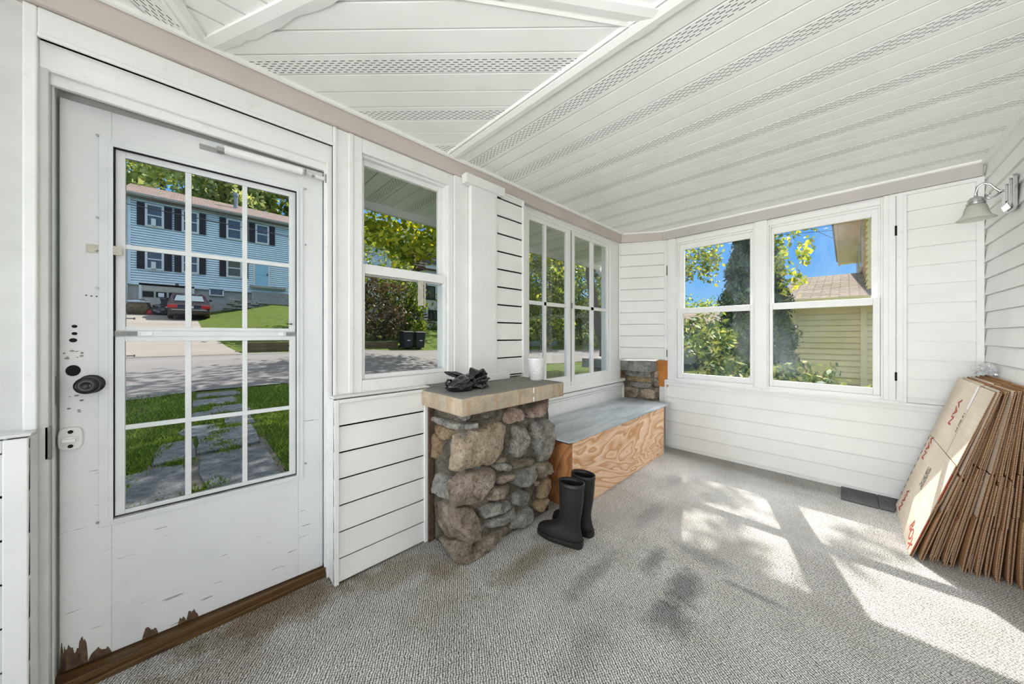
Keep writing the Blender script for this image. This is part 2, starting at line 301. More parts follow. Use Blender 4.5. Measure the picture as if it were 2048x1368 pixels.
# ------------------------------------------------------------------ mesh helpers
def origin(p):
    v = Vector((0, 0, 0))
    while p is not None: v += p.location; p = p.parent
    return v
class MB:
    def __init__(s): s.v = []; s.f = []; s.mi = []; s.cur = 0
    def add(s, vs, fs):
        o = len(s.v); s.v += [tuple(x) for x in vs]; s.f += [tuple(i + o for i in f) for f in fs]; s.mi += [s.cur] * len(fs); return s
    def box(s, x0, x1, y0, y1, z0, z1):
        x0, x1 = sorted((x0, x1)); y0, y1 = sorted((y0, y1)); z0, z1 = sorted((z0, z1))
        return s.add([(x0, y0, z0), (x1, y0, z0), (x1, y1, z0), (x0, y1, z0), (x0, y0, z1), (x1, y0, z1), (x1, y1, z1), (x0, y1, z1)],
                     [(0, 3, 2, 1), (4, 5, 6, 7), (0, 1, 5, 4), (1, 2, 6, 5), (2, 3, 7, 6), (3, 0, 4, 7)])
    def ring(s, bf, u0, u1, z0, z1, l, r, b, t, d0, d1):
        """rectangular frame; bf(u0,u1,d0,d1,z0,z1) adds one bar"""
        bf(u0, u0 + l, d0, d1, z0, z1); bf(u1 - r, u1, d0, d1, z0, z1); bf(u0 + l, u1 - r, d0, d1, z0, z0 + b); bf(u0 + l, u1 - r, d0, d1, z1 - t, z1); return s
    def prism(s, pts, a, b, ax):
        """polygon pts (2D) extruded from a to b along axis ax"""
        n = len(pts)
        def P(p, k):
            if ax == 'z': return (p[0], p[1], k)
            if ax == 'y': return (p[0], k, p[1])
            return (k, p[0], p[1])
        return s.add([P(p, a) for p in pts] + [P(p, b) for p in pts], [tuple(range(n))[::-1], tuple(range(n, 2 * n))] + [(i, (i + 1) % n, n + (i + 1) % n, n + i) for i in range(n)])
    def tube(s, pts, r, n=8, cap=True):
        pts = [Vector(p) for p in pts]; rs = r if isinstance(r, (list, tuple)) else [r] * len(pts); rings = []
        up = Vector((0, 0, 1))
        for i, p in enumerate(pts):
            d = (pts[min(i + 1, len(pts) - 1)] - pts[max(i - 1, 0)]).normalized()
            a = d.cross(up if abs(d.z) < .95 else Vector((1, 0, 0))).normalized(); b = d.cross(a)
            rings.append([p + (a * math.cos(2 * math.pi * k / n) + b * math.sin(2 * math.pi * k / n)) * rs[i] for k in range(n)])
        return s.loft(rings, cap, cap)
    def loft(s, rings, c0=True, c1=True):
        n = len(rings[0]); vs = [q for r in rings for q in r]
        fs = [(i * n + k, i * n + (k + 1) % n, (i + 1) * n + (k + 1) % n, (i + 1) * n + k) for i in range(len(rings) - 1) for k in range(n)]
        if c0: fs.append(tuple(range(n))[::-1])
        if c1: fs.append(tuple((len(rings) - 1) * n + k for k in range(n)))
        return s.add(vs, fs)
    def lathe(s, prof, c, n=24, mod=None, c0=True, c1=True):
        rings = []
        for r, z in prof:
            rings.append([(c[0] + r * (mod(k, z) if mod else 1) * math.cos(2 * math.pi * k / n), c[1] + r * (mod(k, z) if mod else 1) * math.sin(2 * math.pi * k / n), c[2] + z) for k in range(n)])
        return s.loft(rings, c0, c1)
    def disc(s, c, nrm, r, t=.002, n=14, ry=None):
        nv = Vector(nrm).normalized(); a = nv.cross(Vector((0, 0, 1)) if abs(nv.z) < .9 else Vector((1, 0, 0))).normalized(); b = nv.cross(a); c = Vector(c); ry = ry or r
        q = [a * math.cos(2 * math.pi * k / n) * r + b * math.sin(2 * math.pi * k / n) * ry for k in range(n)]
        return s.loft([[c + v for v in q], [c + v + nv * t for v in q]])
    def build(s, name, mat, parent=None, smooth=False, bevel=0, local=False, sub=0, auto=None):
        me = bpy.data.meshes.new(name); vs = s.v
        if parent is not None and not local:
            o = origin(parent); vs = [(x - o.x, y - o.y, z - o.z) for x, y, z in vs]
        me.from_pydata(vs, [], s.f); mats = mat if isinstance(mat, (list, tuple)) else [mat]
        for m in mats: me.materials.append(M[m] if isinstance(m, str) else m)
        if len(mats) > 1: me.polygons.foreach_set('material_index', s.mi)
        bm = bmesh.new(); bm.from_mesh(me); bmesh.ops.recalc_face_normals(bm, faces=bm.faces); bm.to_mesh(me); bm.free()
        ob = bpy.data.objects.new(name, me); COL.objects.link(ob)
        if parent is not None: ob.parent = parent
        if smooth or auto:
            me.polygons.foreach_set('use_smooth', [True] * len(me.polygons))
            if auto: me.set_sharp_from_angle(angle=R(auto))
        if bevel:
            b = ob.modifiers.new('bevel', 'BEVEL'); b.width = bevel; b.segments = 2; b.limit_method = 'ANGLE'; b.angle_limit = R(40)
        if sub:
            d = ob.modifiers.new('subdivision', 'SUBSURF'); d.levels = sub; d.render_levels = sub
        return ob
def thing(name, label, cat, loc=(0, 0, 0), rz=0, group=None):
    o = bpy.data.objects.new(name, None); COL.objects.link(o); o.location = loc; o.rotation_euler = (0, 0, rz); o.empty_display_size = .1
    o['label'] = label; o['category'] = cat
    if group: o['group'] = group
    return o
def tag(o, label, cat, group=None, kind=None):
    o['label'] = label; o['category'] = cat
    if group: o['group'] = group
    if kind: o['kind'] = kind
    return o
def struct(o, label, cat): return tag(o, label, cat, kind='structure')
def sroot(name, label, cat, loc=(0, 0, 0), rz=0):
    o = thing(name, label, cat, loc, rz); o['kind'] = 'structure'; return o
def siding(mb, A, B, nrm, z0, z1, course, proj, first=None, groove=.007):
    """lap siding courses on the vertical plane A->B (x,y), standing proud along nrm"""
    first = z0 if first is None else first
    zs = [z0]; z = first
    while z <= z0 + 1e-6: z += course
    while z < z1 - 1e-6: zs.append(z); z += course
    zs.append(z1)
    for a, b in zip(zs[:-1], zs[1:]):
        k = proj; g = min(groove, (b - a) * .5); vs = []
        for P in (A, B):
            vs += [(P[0] + nrm[0] * q, P[1] + nrm[1] * q, z) for q, z in ((0, a), (0, a + g), (k, a + g), (k * .98, a + g + (b - a) * .06), (k * .35, b), (0, b))]
        mb.add(vs, [(i, i + 1, i + 7, i + 6) for i in range(5)] + [(1, 2, 3, 4, 5), (7, 8, 9, 10, 11)])
    return mb
def quadmesh(name, P, mat, parent=None):
    """P: (n,4,3) array of leaf quads -> one mesh"""
    n = len(P); me = bpy.data.meshes.new(name); o = origin(parent) if parent is not None else Vector((0, 0, 0))
    v = P.reshape(-1, 3) - np.array(o)[None]
    me.vertices.add(4 * n); me.vertices.foreach_set('co', v.astype(np.float32).ravel())
    me.loops.add(4 * n); me.loops.foreach_set('vertex_index', np.arange(4 * n, dtype=np.int32))
    me.polygons.add(n); me.polygons.foreach_set('loop_start', np.arange(0, 4 * n, 4, dtype=np.int32))
    me.update(calc_edges=True); me.materials.append(M[mat])
    ob = bpy.data.objects.new(name, me); COL.objects.link(ob)
    if parent is not None: ob.parent = parent
    return ob
def leaves(centers, size, rng, aspect=.62, droop=0.0):
    n = len(centers); a = rng.normal(size=(n, 3)); a[:, 2] -= droop; a /= np.linalg.norm(a, axis=1)[:, None]
    b = np.cross(a, rng.normal(size=(n, 3))); b /= np.linalg.norm(b, axis=1)[:, None]
    s = (size * rng.uniform(.6, 1.25, n))[:, None]
    return np.stack([centers - a * s, centers + b * s * aspect, centers + a * s, centers - b * s * aspect], 1)
def crown_pts(c, r, n, rng, clusters=60, spread=.16, shell=.55):
    """points gathered in sprays spread through an ellipsoid"""
    d = rng.normal(size=(clusters, 3)); d /= np.linalg.norm(d, axis=1)[:, None]
    rad = rng.uniform(shell, 1, clusters) ** .6
    cc = d * rad[:, None]
    p = cc[rng.integers(0, clusters, n)] + rng.normal(size=(n, 3)) * spread * np.array([1, 1, .6])
    return np.array(c) + p * np.array(r)
def children(o): return [x for x in bpy.data.objects if x.parent is o]
def copy_tree(o, parent=None):
    c = o.copy(); COL.objects.link(c)
    if parent is not None: c.parent = parent
    for ch in children(o):
        if ch is not c: copy_tree(ch, c)
    return c
from mathutils import noise as mnoise
# ================================================================== ROOM SHELL
YW = 1.848; XF = 3.82; YR = -.65; ZC = 2.426; ZB = 2.32
fl = MB().box(-2.1, 3.95, -.75, 1.87, -.06, 0).box(-.355, .50, 1.87, 1.90, -.06, 0).build('floor', 'carpet')
struct(fl, 'grey looped carpet with dark smears and rusty brown stains', 'floor')
# ---- left wall (street side)
wl_ = MB()
wl_.box(-2.1, -.36, 1.862, 1.99, -.05, ZC).box(-.36, 3.60, 1.862, 1.99, 2.29, ZC).box(.505, .645, 1.862, 1.99, -.05, 2.29).box(-.36, .505, 1.875, 1.99, 2.135, 2.29)
wl_.box(.645, 1.23, 1.862, 1.99, -.05, .95).box(1.23, 1.99, 1.862, 1.99, -.05, 2.29).box(1.99, 3.71, 1.895, 1.99, -.05, .70).box(3.60, 3.90, 1.90, 1.99, .955, ZC).box(3.60, 3.622, 1.90, 1.99, .70, .955)
wall_left = struct(wl_.build('wall_left', 'paint'), 'long white porch wall on the street side with door and windows', 'wall')
def panel(name, x0, x1, y, z0, z1, first, parent, frame=.022, ends=(True, True), top=True, back=None, mat='vinyl'):
    """framed siding panel on the left wall"""
    b = MB(); yb = back or 1.862
    b.box(x0 + .002, x1 - .002, y + .012, yb, z0, z1)
    siding(b, (x0, y + .012), (x1, y + .012), (0, -1), z0, z1, .1325, .011, first, .010)
    p = b.build(name, mat, parent)
    f = MB()
    if ends[0]: f.box(x0, x0 + frame, y - .006, yb, z0, z1)
    if ends[1]: f.box(x1 - frame, x1, y - .006, yb, z0, z1)
    if top: f.box(x0 + frame * ends[0], x1 - frame * ends[1], y - .006, yb, z1 - frame * .8, z1)
    f.build('panel_trim', 'paint', p, bevel=.003); return p
panel('siding_panel', .497, 1.012, 1.765, 0.004, .922, .122, wall_left)
panel('siding_panel', -2.05, -.365, 1.77, 0.004, .927, .09, wall_left, frame=.045, mat='aged')
panel('siding_panel', 1.585, 1.893, 1.80, .925, 2.318, .937, wall_left, frame=.016)
# low white board under the casement window
lb = MB().box(1.80, 3.70, 1.872, 1.90, .30, .685).box(1.80, 3.70, 1.858, 1.875, .655, .69).box(1.80, 3.70, 1.864, 1.873, .632, .645).box(3.682, 3.70, 1.858, 1.873, .30, .69)
lb.build('apron_board', 'paint', wall_left, bevel=.002)
MB().box(.50, 1.04, 1.79, 1.87, .922, .934).box(-2.05, -.365, 1.79, 1.87, .927, .937).build('ledge', 'paint', wall_left, bevel=.003)
MB().box(-.495, -.462, 1.835, 1.855, .937, .946).build('ledge_gap', 'hole', wall_left)
# white board left of the door
MB().box(-2.05, -.392, 1.852, 1.87, .937, 2.30).build('upper_board', 'aged', wall_left)
# ---- boxed post between the window and the pier
po = MB().box(1.36, 1.585, 1.79, 1.87, .922, 2.275)
post = struct(po.build('trim_1', 'paint', bevel=.004), 'boxed white post standing on the stone pier', 'post')
MB().box(1.30, 1.655, 1.765, 1.822, 2.272, 2.336).build('post_cap', 'paint', post, bevel=.006)
MB().box(1.36, 1.70, 1.762, 1.80, .921, .962).build('post_base', 'paint', post, bevel=.004)
MB().box(1.248, 1.358, 1.826, 1.865, .922, 2.318).build('post_board', 'paint', post, bevel=.003)
# ---- pink painted beams under the ceiling
bm_ = MB().box(-2.1, 3.555, 1.821, 1.90, ZB, ZC + .02)
struct(bm_.build('trim_2', 'beam', bevel=.003), 'pinkish painted beam along the top of the street wall', 'beam')
bm_ = MB().prism([(3.555, 1.821), (3.845, 1.402), (3.92, 1.45), (3.60, 1.95)], ZB, ZC + .02, 'z')
struct(bm_.build('trim_3', 'beam'), 'short pinkish beam across the far corner', 'beam')
bm_ = MB().box(3.80, 3.90, -.645, 1.45, ZB, ZC + .02)
struct(bm_.build('trim_4', 'beamshade', bevel=.003), 'pinkish painted beam above the far windows', 'beam')  # shading of this beam is put into its paint colour
# ---- far wall
fw = MB()
fw.box(3.834, 3.96, -.75, 1.50, -.05, .745).box(3.834, 3.96, -.75, -.232, .745, ZC).box(3.834, 3.96, -.232, 1.50, 2.302, ZC).box(3.85, 3.96, 1.36, 1.52, .955, 2.302)
wall_far = struct(fw.build('wall_far', 'paint'), 'far end wall with white siding below the pair of windows', 'wall')
b = MB(); siding(b, (3.836, -.62), (3.836, 1.43), (-1, 0), 0.012, .735, .1335, .024, .145, .010); p = b.build('siding_panel', 'vinyl', wall_far)
MB().box(3.804, 3.836, -.62, 1.434, .718, .742).box(3.804, 3.836, 1.412, 1.434, .012, .718).build('panel_trim', 'paint', p, bevel=.003)
b = MB(); siding(b, (3.836, -.62), (3.836, -.30), (-1, 0), .735, 2.300, .1382, .022, .779, .010); p = b.build('siding_panel', 'vinyl', wall_far)
MB().box(3.806, 3.838, -.318, -.298, .742, 2.292).box(3.806, 3.838, -.622, -.298, 2.292, 2.318).build('panel_trim', 'paint', p, bevel=.003)
MB().box(3.806, 3.836, -.652, -.619, 0, 2.318).build('corner_trim', 'paint', wall_far, bevel=.003)
MB().box(3.795, 3.836, -.62, 1.43, 0, .026).build('base_trim', 'paint', wall_far)
MB().box(3.824, 3.85, 1.40, 1.53, .66, .957).box(3.60, 3.70, 1.888, 1.90, .685, .84).build('orange_board', 'orange', wall_far)
# ---- chamfered corner
A = Vector((3.578, 1.866)); B_ = Vector((3.838, 1.412)); dv = (B_ - A).normalized(); nv = Vector((-dv.y, dv.x)) if (-dv.y) < 0 else Vector((dv.y, -dv.x))
def cb(mb, u0, u1, d0, d1, z0, z1):
    q = [A + dv * u + nv * d for u, d in ((u0, d0), (u1, d0), (u1, d1), (u0, d1))]; return mb.prism([tuple(k) for k in q], z0, z1, 'z')
L_ = (B_ - A).length
b = MB(); cb(b, 0, L_, -.05, -.004, .965, 2.318); siding(b, tuple(A - nv * .004), tuple(B_ - nv * .004), tuple(nv), .965, 2.30, .1345, .010, .965)
wc = struct(b.build('wall_corner', 'vinyl'), 'narrow white sided panel set across the far corner', 'wall')
b = MB(); cb(b, 0, .016, -.03, .014, .962, 2.318); cb(b, L_ - .034, L_, -.03, .014, .962, 2.318); cb(b, .016, L_ - .034, -.03, .014, 2.298, 2.318); b.build('panel_trim', 'paint', wc, bevel=.002)
b = MB(); cb(b, L_ - .012, L_ - .004, .0135, .0155, 1.92, 2.03); cb(b, L_ - .012, L_ - .004, .0135, .0155, 1.0, 1.08); b.build('hinge_gap', 'hole', wc)
# ---- right wall: house side, vinyl clapboard
b = MB().box(-2.1, 3.84, YR - .06, YR - .02, -.05, ZC)
siding(b, (-2.1, YR - .018), (3.835, YR - .018), (0, 1), .02, 2.40, .1115, .017, .06, .004)
wall_right = struct(b.build('wall_right', 'vinyl'), 'white clapboard house wall behind the cardboard stack', 'wall')
MB().box(-2.1, 3.84, YR - .02, YR + .012, 2.392, 2.43).build('ceiling_channel', 'paint', wall_right, bevel=.003)
# ---- back end of the porch, wide open bay behind the photographer
b = MB().box(-2.2, -2.1, -.75, 1.99, -.05, .30).box(-2.2, -2.1, -.75, 1.99, 2.36, ZC).box(-2.2, -2.1, -.75, -.58, .30, 2.36).box(-2.2, -2.1, 1.70, 1.99, .30, 2.36)
struct(b.build('wall_back', 'paint'), 'low white wall around the open end of the porch', 'wall')
# ================================================================== CEILING of soffit panels
def soffit_sheet(s_lo, s_hi, t0, t1, s0, ang, z, poly=None, parent=None, name='soffit_panel', vent=True, mats=None, down=True):
    """panels run along direction ang; s is measured across them; vented third starts at s0 + k*.32"""
    b = MB(); w = .32 / 3; g = .007 * (1 if down else 1)
    k0 = math.floor((s_lo - s0) / w); k1 = math.ceil((s_hi - s0) / w)
    def P(t, s, zz):
        return (t * math.cos(ang) - s * math.sin(ang), t * math.sin(ang) + s * math.cos(ang), zz)
    for k in range(k0, k1):
        a = s0 + k * w; v = (k % 3 == 0) and vent; h = .004 if v else 0
        prof = [(a, 0), (a + w - .0095, 0), (a + w - .009, .018), (a + w - .0005, .018), (a + w, 0)]
        b.cur = 1 if v else 0
        for (sa, za), (sb, zb) in zip(prof[:-1], prof[1:]):
            b.add([P(t0, sa, z + za), P(t1, sa, z + za), P(t1, sb, z + zb), P(t0, sb, z + zb)], [(0, 1, 2, 3)])
    ob = b.build(name, mats or ['soffit', mk_soffit('vented_soffit', ang, s0)], parent)
    if poly:
        bm = bmesh.new(); bm.from_mesh(ob.data); n = len(poly); cx = sum(p[0] for p in poly) / n; cy = sum(p[1] for p in poly) / n
        o = origin(parent) if parent is not None else Vector((0, 0, 0))
        for i in range(n):
            p, q = poly[i], poly[(i + 1) % n]; nn = Vector((q[1] - p[1], -(q[0] - p[0]), 0))
            if nn.dot(Vector((cx - p[0], cy - p[1], 0))) > 0: nn = -nn
            bmesh.ops.bisect_plane(bm, geom=bm.verts[:] + bm.edges[:] + bm.faces[:], plane_co=Vector((p[0], p[1], 0)) - o, plane_no=nn, clear_outer=True)
        bm.to_mesh(ob.data); bm.free()
    return ob
ceiling = struct(MB().box(-2.2, 3.96, -.80, 1.99, ZC + .03, ZC + .10).build('ceiling', 'soffit'), 'white vented soffit panel ceiling laid in several directions', 'ceiling')
S90 = R(90)
soffit_sheet(-3.84, -1.235, -.66, 1.85, -1.449, S90, ZC, [(1.235, -.66), (3.84, -.66), (3.84, 1.42), (3.56, 1.85), (1.235, 1.85)], ceiling)
# bay region in the near part of the ceiling: three fans of panels and a plain middle
ap = (.04, 1.83); c1 = (.416, 1.057); c2 = (1.235, .48); c3 = (-.336, 1.057); c4 = (-1.14, .48)
sd = 1.407 - .005   # centre line of the wide vented strip in the diagonal fan
a45 = R(-45)
def sval(x, y, ang): return -x * math.sin(ang) + y * math.cos(ang)
s_v = (sval(.30, 1.755, a45) + sval(1.222, .740, a45)) / 2
soffit_sheet(.2, 2.6, -2.2, 1.2, s_v - .0533, a45, ZC, [ap, (1.235, 1.85), c2, c1], ceiling)
soffit_sheet(.9, 2.0, -.6, .8, 1.02, 0, ZC, [ap, c1, c3], ceiling, vent=False, mats=['soffit', 'soffit'])
soffit_sheet(-.6, 2.8, -1.6, 2.2, .62, R(45), ZC, [ap, c3, c4, (-1.14, 1.85)], ceiling)
soffit_sheet(-.66, 1.2, -1.2, 1.3, -.62, 0, ZC, [c1, c2, (1.235, -.66), (-1.14, -.66), c4, c3], ceiling, vent=False, mats=['soffit', 'soffit'])
soffit_sheet(-.66, 1.9, -2.2, -1.14, -.62, 0, ZC, [(-2.1, -.66), (-1.14, -.66), (-1.14, 1.85), (-2.1, 1.85)], ceiling, vent=False, mats=['soffit', 'soffit'])
def strip(p, q, w, name='soffit_trim', th=.010, wav=0):
    p, q = Vector(p), Vector(q); d = (q - p).normalized(); n = Vector((-d.y, d.x)); N = 18; L = (q - p).length; b = MB(); rnd = random.Random(int(L * 1000)); rows = []
    for i in range(N + 1):
        c = p + d * (L * i / N); e = rnd.uniform(-1, 1) * wav
        a0 = c - n * (w / 2); a1 = c + n * (w / 2 + e)
        rows.append([(a0.x, a0.y, ZC + .004), (a0.x, a0.y, ZC - th), (c.x, c.y, ZC - th - .003), (a1.x, a1.y, ZC - th + .003), (a1.x, a1.y, ZC + .004)])
    return b.loft(rows).build(name, 'soffit', ceiling)
strip((1.222, -.66), (1.222, 1.84), .058, th=.012)
strip((1.18, -.66), (1.18, 1.84), .016, th=.006)
strip(ap, c1, .068, wav=.007); strip(ap, c3, .05); strip((.0, 1.83), (-.375, 1.05), .022, th=.006)
strip(c1, c2, .06); strip(c3, c4, .06); strip((1.235, .50), (1.235, .58), .05)
strip((.455, 1.09), (1.23, .545), .02, th=.006)
strip((-2.1, 1.812), (3.56, 1.812), .022, th=.016); strip((3.80, -.66), (3.80, 1.43), .02, th=.014); strip((3.55, 1.83), (3.83, 1.41), .02, th=.014)
# ================================================================== DOOR SURROUND + DOOR
dt = MB().box(.513, .612, YW - .008, 1.88, .934, 2.318).box(.513, .53, YW - .014, 1.86, .934, 2.318).box(.588, .612, YW - .014, 1.86, .934, 2.318)
dt.box(-.392, -.364, YW - .008, 1.88, .937, 2.318).box(-.364, .513, YW - .008, 1.88, 2.219, 2.318).box(-.364, .513, YW - .013, 1.86, 2.219, 2.236)
trim_door = struct(dt.build('trim_5', 'paint', bevel=.004), 'wide white casing boards around the entry door', 'door casing')
MB().box(-.364, .513, 1.858, 1.88, 2.132, 2.222).box(-.38, .53, 1.86, 1.985, 2.128, 2.136).box(-.347, .49, 1.878, 1.896, 2.094, 2.132).box(-.38, .53, 1.99, 2.04, 2.078, 2.136).build('head_jamb', 'paint', trim_door, bevel=.002)
MB().box(.490, .513, 1.858, 1.985, 0, 2.132).box(.482, .492, 1.872, 1.888, .05, 2.10).build('hinge_jamb', 'paint', trim_door, bevel=.002)
MB().box(-.40, -.3455, 1.858, 2.05, 0, 2.132).box(-.3455, -.339, 1.885, 1.893, .05, 2.10).box(-.415, -.364, 1.85, 1.88, 0, .94).build('latch_jamb', 'aged', trim_door, bevel=.002)
MB().box(-.346, -.344, 1.895, 1.94, 1.00, 1.10).build('strike_plate', 'steel', trim_door)
MB().box(-.354, -.340, 1.858, 1.868, .83, .94).box(-.36, -.350, 1.865, 1.90, .845, .925).build('latch_keeper', 'tarn', trim_door, bevel=.002)
th = struct(MB().box(-.352, .49, 1.882, 2.03, 0, .044).box(-.352, .49, 1.872, 1.886, 0, .020).build('trim_6', 'sill', bevel=.003), 'dark stained wooden threshold under the entry door', 'threshold')
# door: local frame, x leftwards from the hinge -> -x ; ajar three degrees outwards
DOOR = sroot('door_1', 'scuffed white entry door with six-over-six glass, slightly ajar', 'door', (.483, 1.90, 0), R(-3))
def dbox(b, s0, s1, d0, d1, z0, z1): return b.box(-s1, -s0, d0, d1, z0, z1)
b = MB(); f = lambda u0, u1, d0, d1, z0, z1: dbox(b, u0, u1, d0, d1, z0, z1)
b.ring(f, .002, .823, .048, 2.088, .108, .118, .498, .125, 0, .036)
slab = b.build('door_slab', 'door', DOOR, bevel=.002, local=True)
b = MB(); f = lambda u0, u1, d0, d1, z0, z1: dbox(b, u0, u1, d0, d1, z0, z1)
b.ring(f, .090, .735, .530, 1.987, .020, .028, .016, .024, -.004, .0)
b.ring(f, .107, .712, .542, 1.966, .010, .012, .008, .009, -.007, .036)
b.build('storm_frame', 'alu', DOOR, bevel=.001, local=True)
b = MB(); f = lambda u0, u1, d0, d1, z0, z1: dbox(b, u0, u1, d0, d1, z0, z1)
b.ring(f, .1165, .6985, .556, 1.957, .0028, .0018, .003, .0028, -.003, .03); b.build('frame_gasket', 'hole', DOOR, local=True)
b = MB(); dbox(b, .119, .698, -.001, .03, .5485, .5555); b.build('sill_track', 'track', DOOR, local=True)
def dsash(name, z0, z1, gz0, gz1, d, hz):
    b = MB(); f = lambda u0, u1, d0, d1, a, c: dbox(b, u0, u1, d0, d1, a, c)
    b.ring(f, .119, .698, z0, z1, .146 - .119, .698 - .672, gz0 - z0, z1 - gz1, d, d + .014)
    b.ring(f, .140, .678, gz0 - .006, gz1 + .006, .006, .006, .006, .006, d + .006, d + .016)
    s = b.build(name, 'alu', DOOR, bevel=.0015, local=True)
    m = MB()
    for a, c in ((.306, .324), (.490, .509)): dbox(m, a, c, d + .004, d + .013, gz0, gz1)
    dbox(m, .146, .672, d + .003, d + .012, hz - .009, hz + .009); m.build('glazing_bar', 'alu', s, bevel=.001, local=True)
    g = MB(); dbox(g, .143, .675, d + .008, d + .011, gz0, gz1); g.build('glass_pane', 'glass', s, local=True)
dsash('upper_sash', 1.262, 1.955, 1.278, 1.930, .010, 1.588)
dsash('lower_sash', .558, 1.240, .574, 1.221, .002, .889)
b = MB(); dbox(b, .118, .700, .000, .014, 1.240, 1.262); b.build('meeting_rail', 'alu', DOOR, local=True, bevel=.001)
b = MB(); dbox(b, .64, .700, -.002, .002, 1.242, 1.260); dbox(b, .119, .16, -.002, .002, 1.242, 1.260); dbox(b, .62, .69, -.002, .003, .548, .560); dbox(b, .119, .165, -.002, .003, .548, .560)
b.build('sash_track', 'track', DOOR, local=True)
b = MB(); dbox(b, .60, .632, -.003, .002, 1.243, 1.259); dbox(b, .17, .19, -.003, .002, 1.243, 1.259); b.build('sash_latch', 'closer', DOOR, local=True, bevel=.001)
b = MB()
for s_, z_ in ((.665, 1.31), (.665, 1.165), (.153, 1.30), (.150, 1.195)): dbox(b, s_ - .016, s_ + .004, .004, .008, z_ - .002, z_ + .002); dbox(b, s_ - .018, s_ - .014, .003, .009, z_ - .004, z_ + .004)
b.build('sash_pin', 'black', DOOR, local=True)
# knob, rose, deadbolt, old holes
b = MB().lathe([(.033, 0), (.034, .004), (.030, .008)], (0, 0, 0), 28); b.v = [(-.752 + x, -z, 1.066 + y) for x, y, z in b.v]; b.build('knob_rose', 'black', DOOR, local=True, smooth=True)
b = MB().lathe([(.010, .004), (.0105, .022), (.018, .030), (.027, .040), (.0305, .052), (.029, .062), (.022, .068), (.012, .069), (.010, .067), (.0, .067)], (0, 0, 0), 28, c1=False)
b.v = [(-.752 + x, -z, 1.066 + y) for x, y, z in b.v]; kn = b.build('knob', 'black', DOOR, local=True, smooth=True)
b = MB(); q = [(.0275 * (abs(math.cos(a)) ** .55) * (1 if math.cos(a) > 0 else -1), .040 * (abs(math.sin(a)) ** .55) * (1 if math.sin(a) > 0 else -1)) for a in [2 * math.pi * k / 32 for k in range(32)]]
b.prism([(-.797 + x, .876 + z) for x, z in q], -.014, .002, 'y'); db = b.build('deadbolt_plate', 'ceramic', DOOR, local=True, bevel=.004)
b = MB().disc((-.797, -.017, .873), (0, -1, 0), .019, .003, 20, .012).box(-.812, -.782, -.030, -.017, .868, .878); b.build('thumb_turn', 'closer', db, local=True, bevel=.003)
b = MB().disc((-.796, -.0145, .901), (0, -1, 0), .0065, .001).disc((-.796, -.0145, .850), (0, -1, 0), .0065, .001); b.build('screw_hole', 'hole', db, local=True)
b = MB()
for s_, z_, r_ in ((.790, 1.277, .0055), (.790, 1.251, .0055), (.793, 1.227, .0075), (.764, 1.391, .002), (.752, 1.389, .002), (.74, 1.389, .002)): b.disc((-s_, -.0012, z_), (0, -1, 0), r_ * 1.2, .001, 12, r_)
b.disc((-.793, -.0012, 1.118), (0, -1, 0), .017, .001, 16, .020)
b.build('old_lock_hole', 'hole', DOOR, local=True)
rnd = random.Random(5); b = MB()
for s_, z_, r_ in ((.793, 1.177, .02), (.793, 1.175, .014), (.790, 1.012, .016), (.796, .967, .017), (.740, 1.56, .004)):
    for k in range(5):
        a = rnd.uniform(0, 6.28); b.disc((-s_ + math.cos(a) * r_, -.0009, z_ + math.sin(a) * r_), (0, -1, 0), rnd.uniform(.002, .006), .0007, 7, rnd.uniform(.001, .004))
b.build('chipped_paint', 'tarn', DOOR, local=True)
b = MB(); dbox(b, .700, .765, -.0012, .001, 1.548, 1.580); dbox(b, .678, .700, -.0075, -.006, 1.548, 1.582); b.build('tape_scrap', 'tape', DOOR, local=True)
b = MB(); rnd = random.Random(3)
def blob(s0, s1, z1):
    n = 16; pts = []
    for k in range(n + 1):
        t = k / n; e = min(1, 5 * t, 5 * (1 - t)) ** .7
        pts.append((-(s0 + (s1 - s0) * t), .0485 + max(.002, z1 * e * (.62 + .38 * mnoise.noise(Vector((s0 * 90, t * 3.5, 2))) + rnd.uniform(-.08, .08)))))
    b.prism([(-s0, .0485)] + pts + [(-s1, .0485)], -.0015, .002, 'y')
blob(.772, .8225, .115); blob(.705, .760, .045); blob(.585, .628, .050); blob(.505, .53, .034); blob(.468, .506, .052); blob(.808, .8225, .165); blob(.760, .785, .13)
b.build('rotten_patch', 'rot', DOOR, local=True)
b = MB()
for s_, z_ in ((.741, .552), (.741, 1.985), (.741, 1.68), (.738, 1.045), (.741, 1.42), (.083, 1.98), (.083, .60), (.083, 1.70)): b.disc((-s_ + .004, -.0045, z_), (0, -1, 0), .0045, .002, 10)
b.build('frame_screw', 'steel', DOOR, local=True, smooth=False)
# closer tube
b = MB().tube([(-.385, -.034, 2.052), (-.098, -.034, 2.052)], .0175, 18); cl = b.build('closer_tube', 'closer', DOOR, local=True, auto=40)
b = MB().tube([(-.098, -.034, 2.052), (-.045, -.03, 2.05)], .004, 8).tube([(-.045, -.03, 2.05), (.008, -.022, 2.05)], .010, 10); b.build('closer_rod', 'closer', DOOR, local=True, auto=40)
b = MB(); dbox(b, .395, .465, -.003, 0, 2.040, 2.062); dbox(b, .383, .41, -.03, 0, 2.044, 2.060); dbox(b, -.010, -.002, -.036, -.008, 2.030, 2.072); dbox(b, .082, .086, -.05, -.02, 2.040, 2.066); dbox(b, .05, .054, -.042, -.02, 2.038, 2.05)
b.build('closer_bracket', 'steel', DOOR, local=True, bevel=.001)
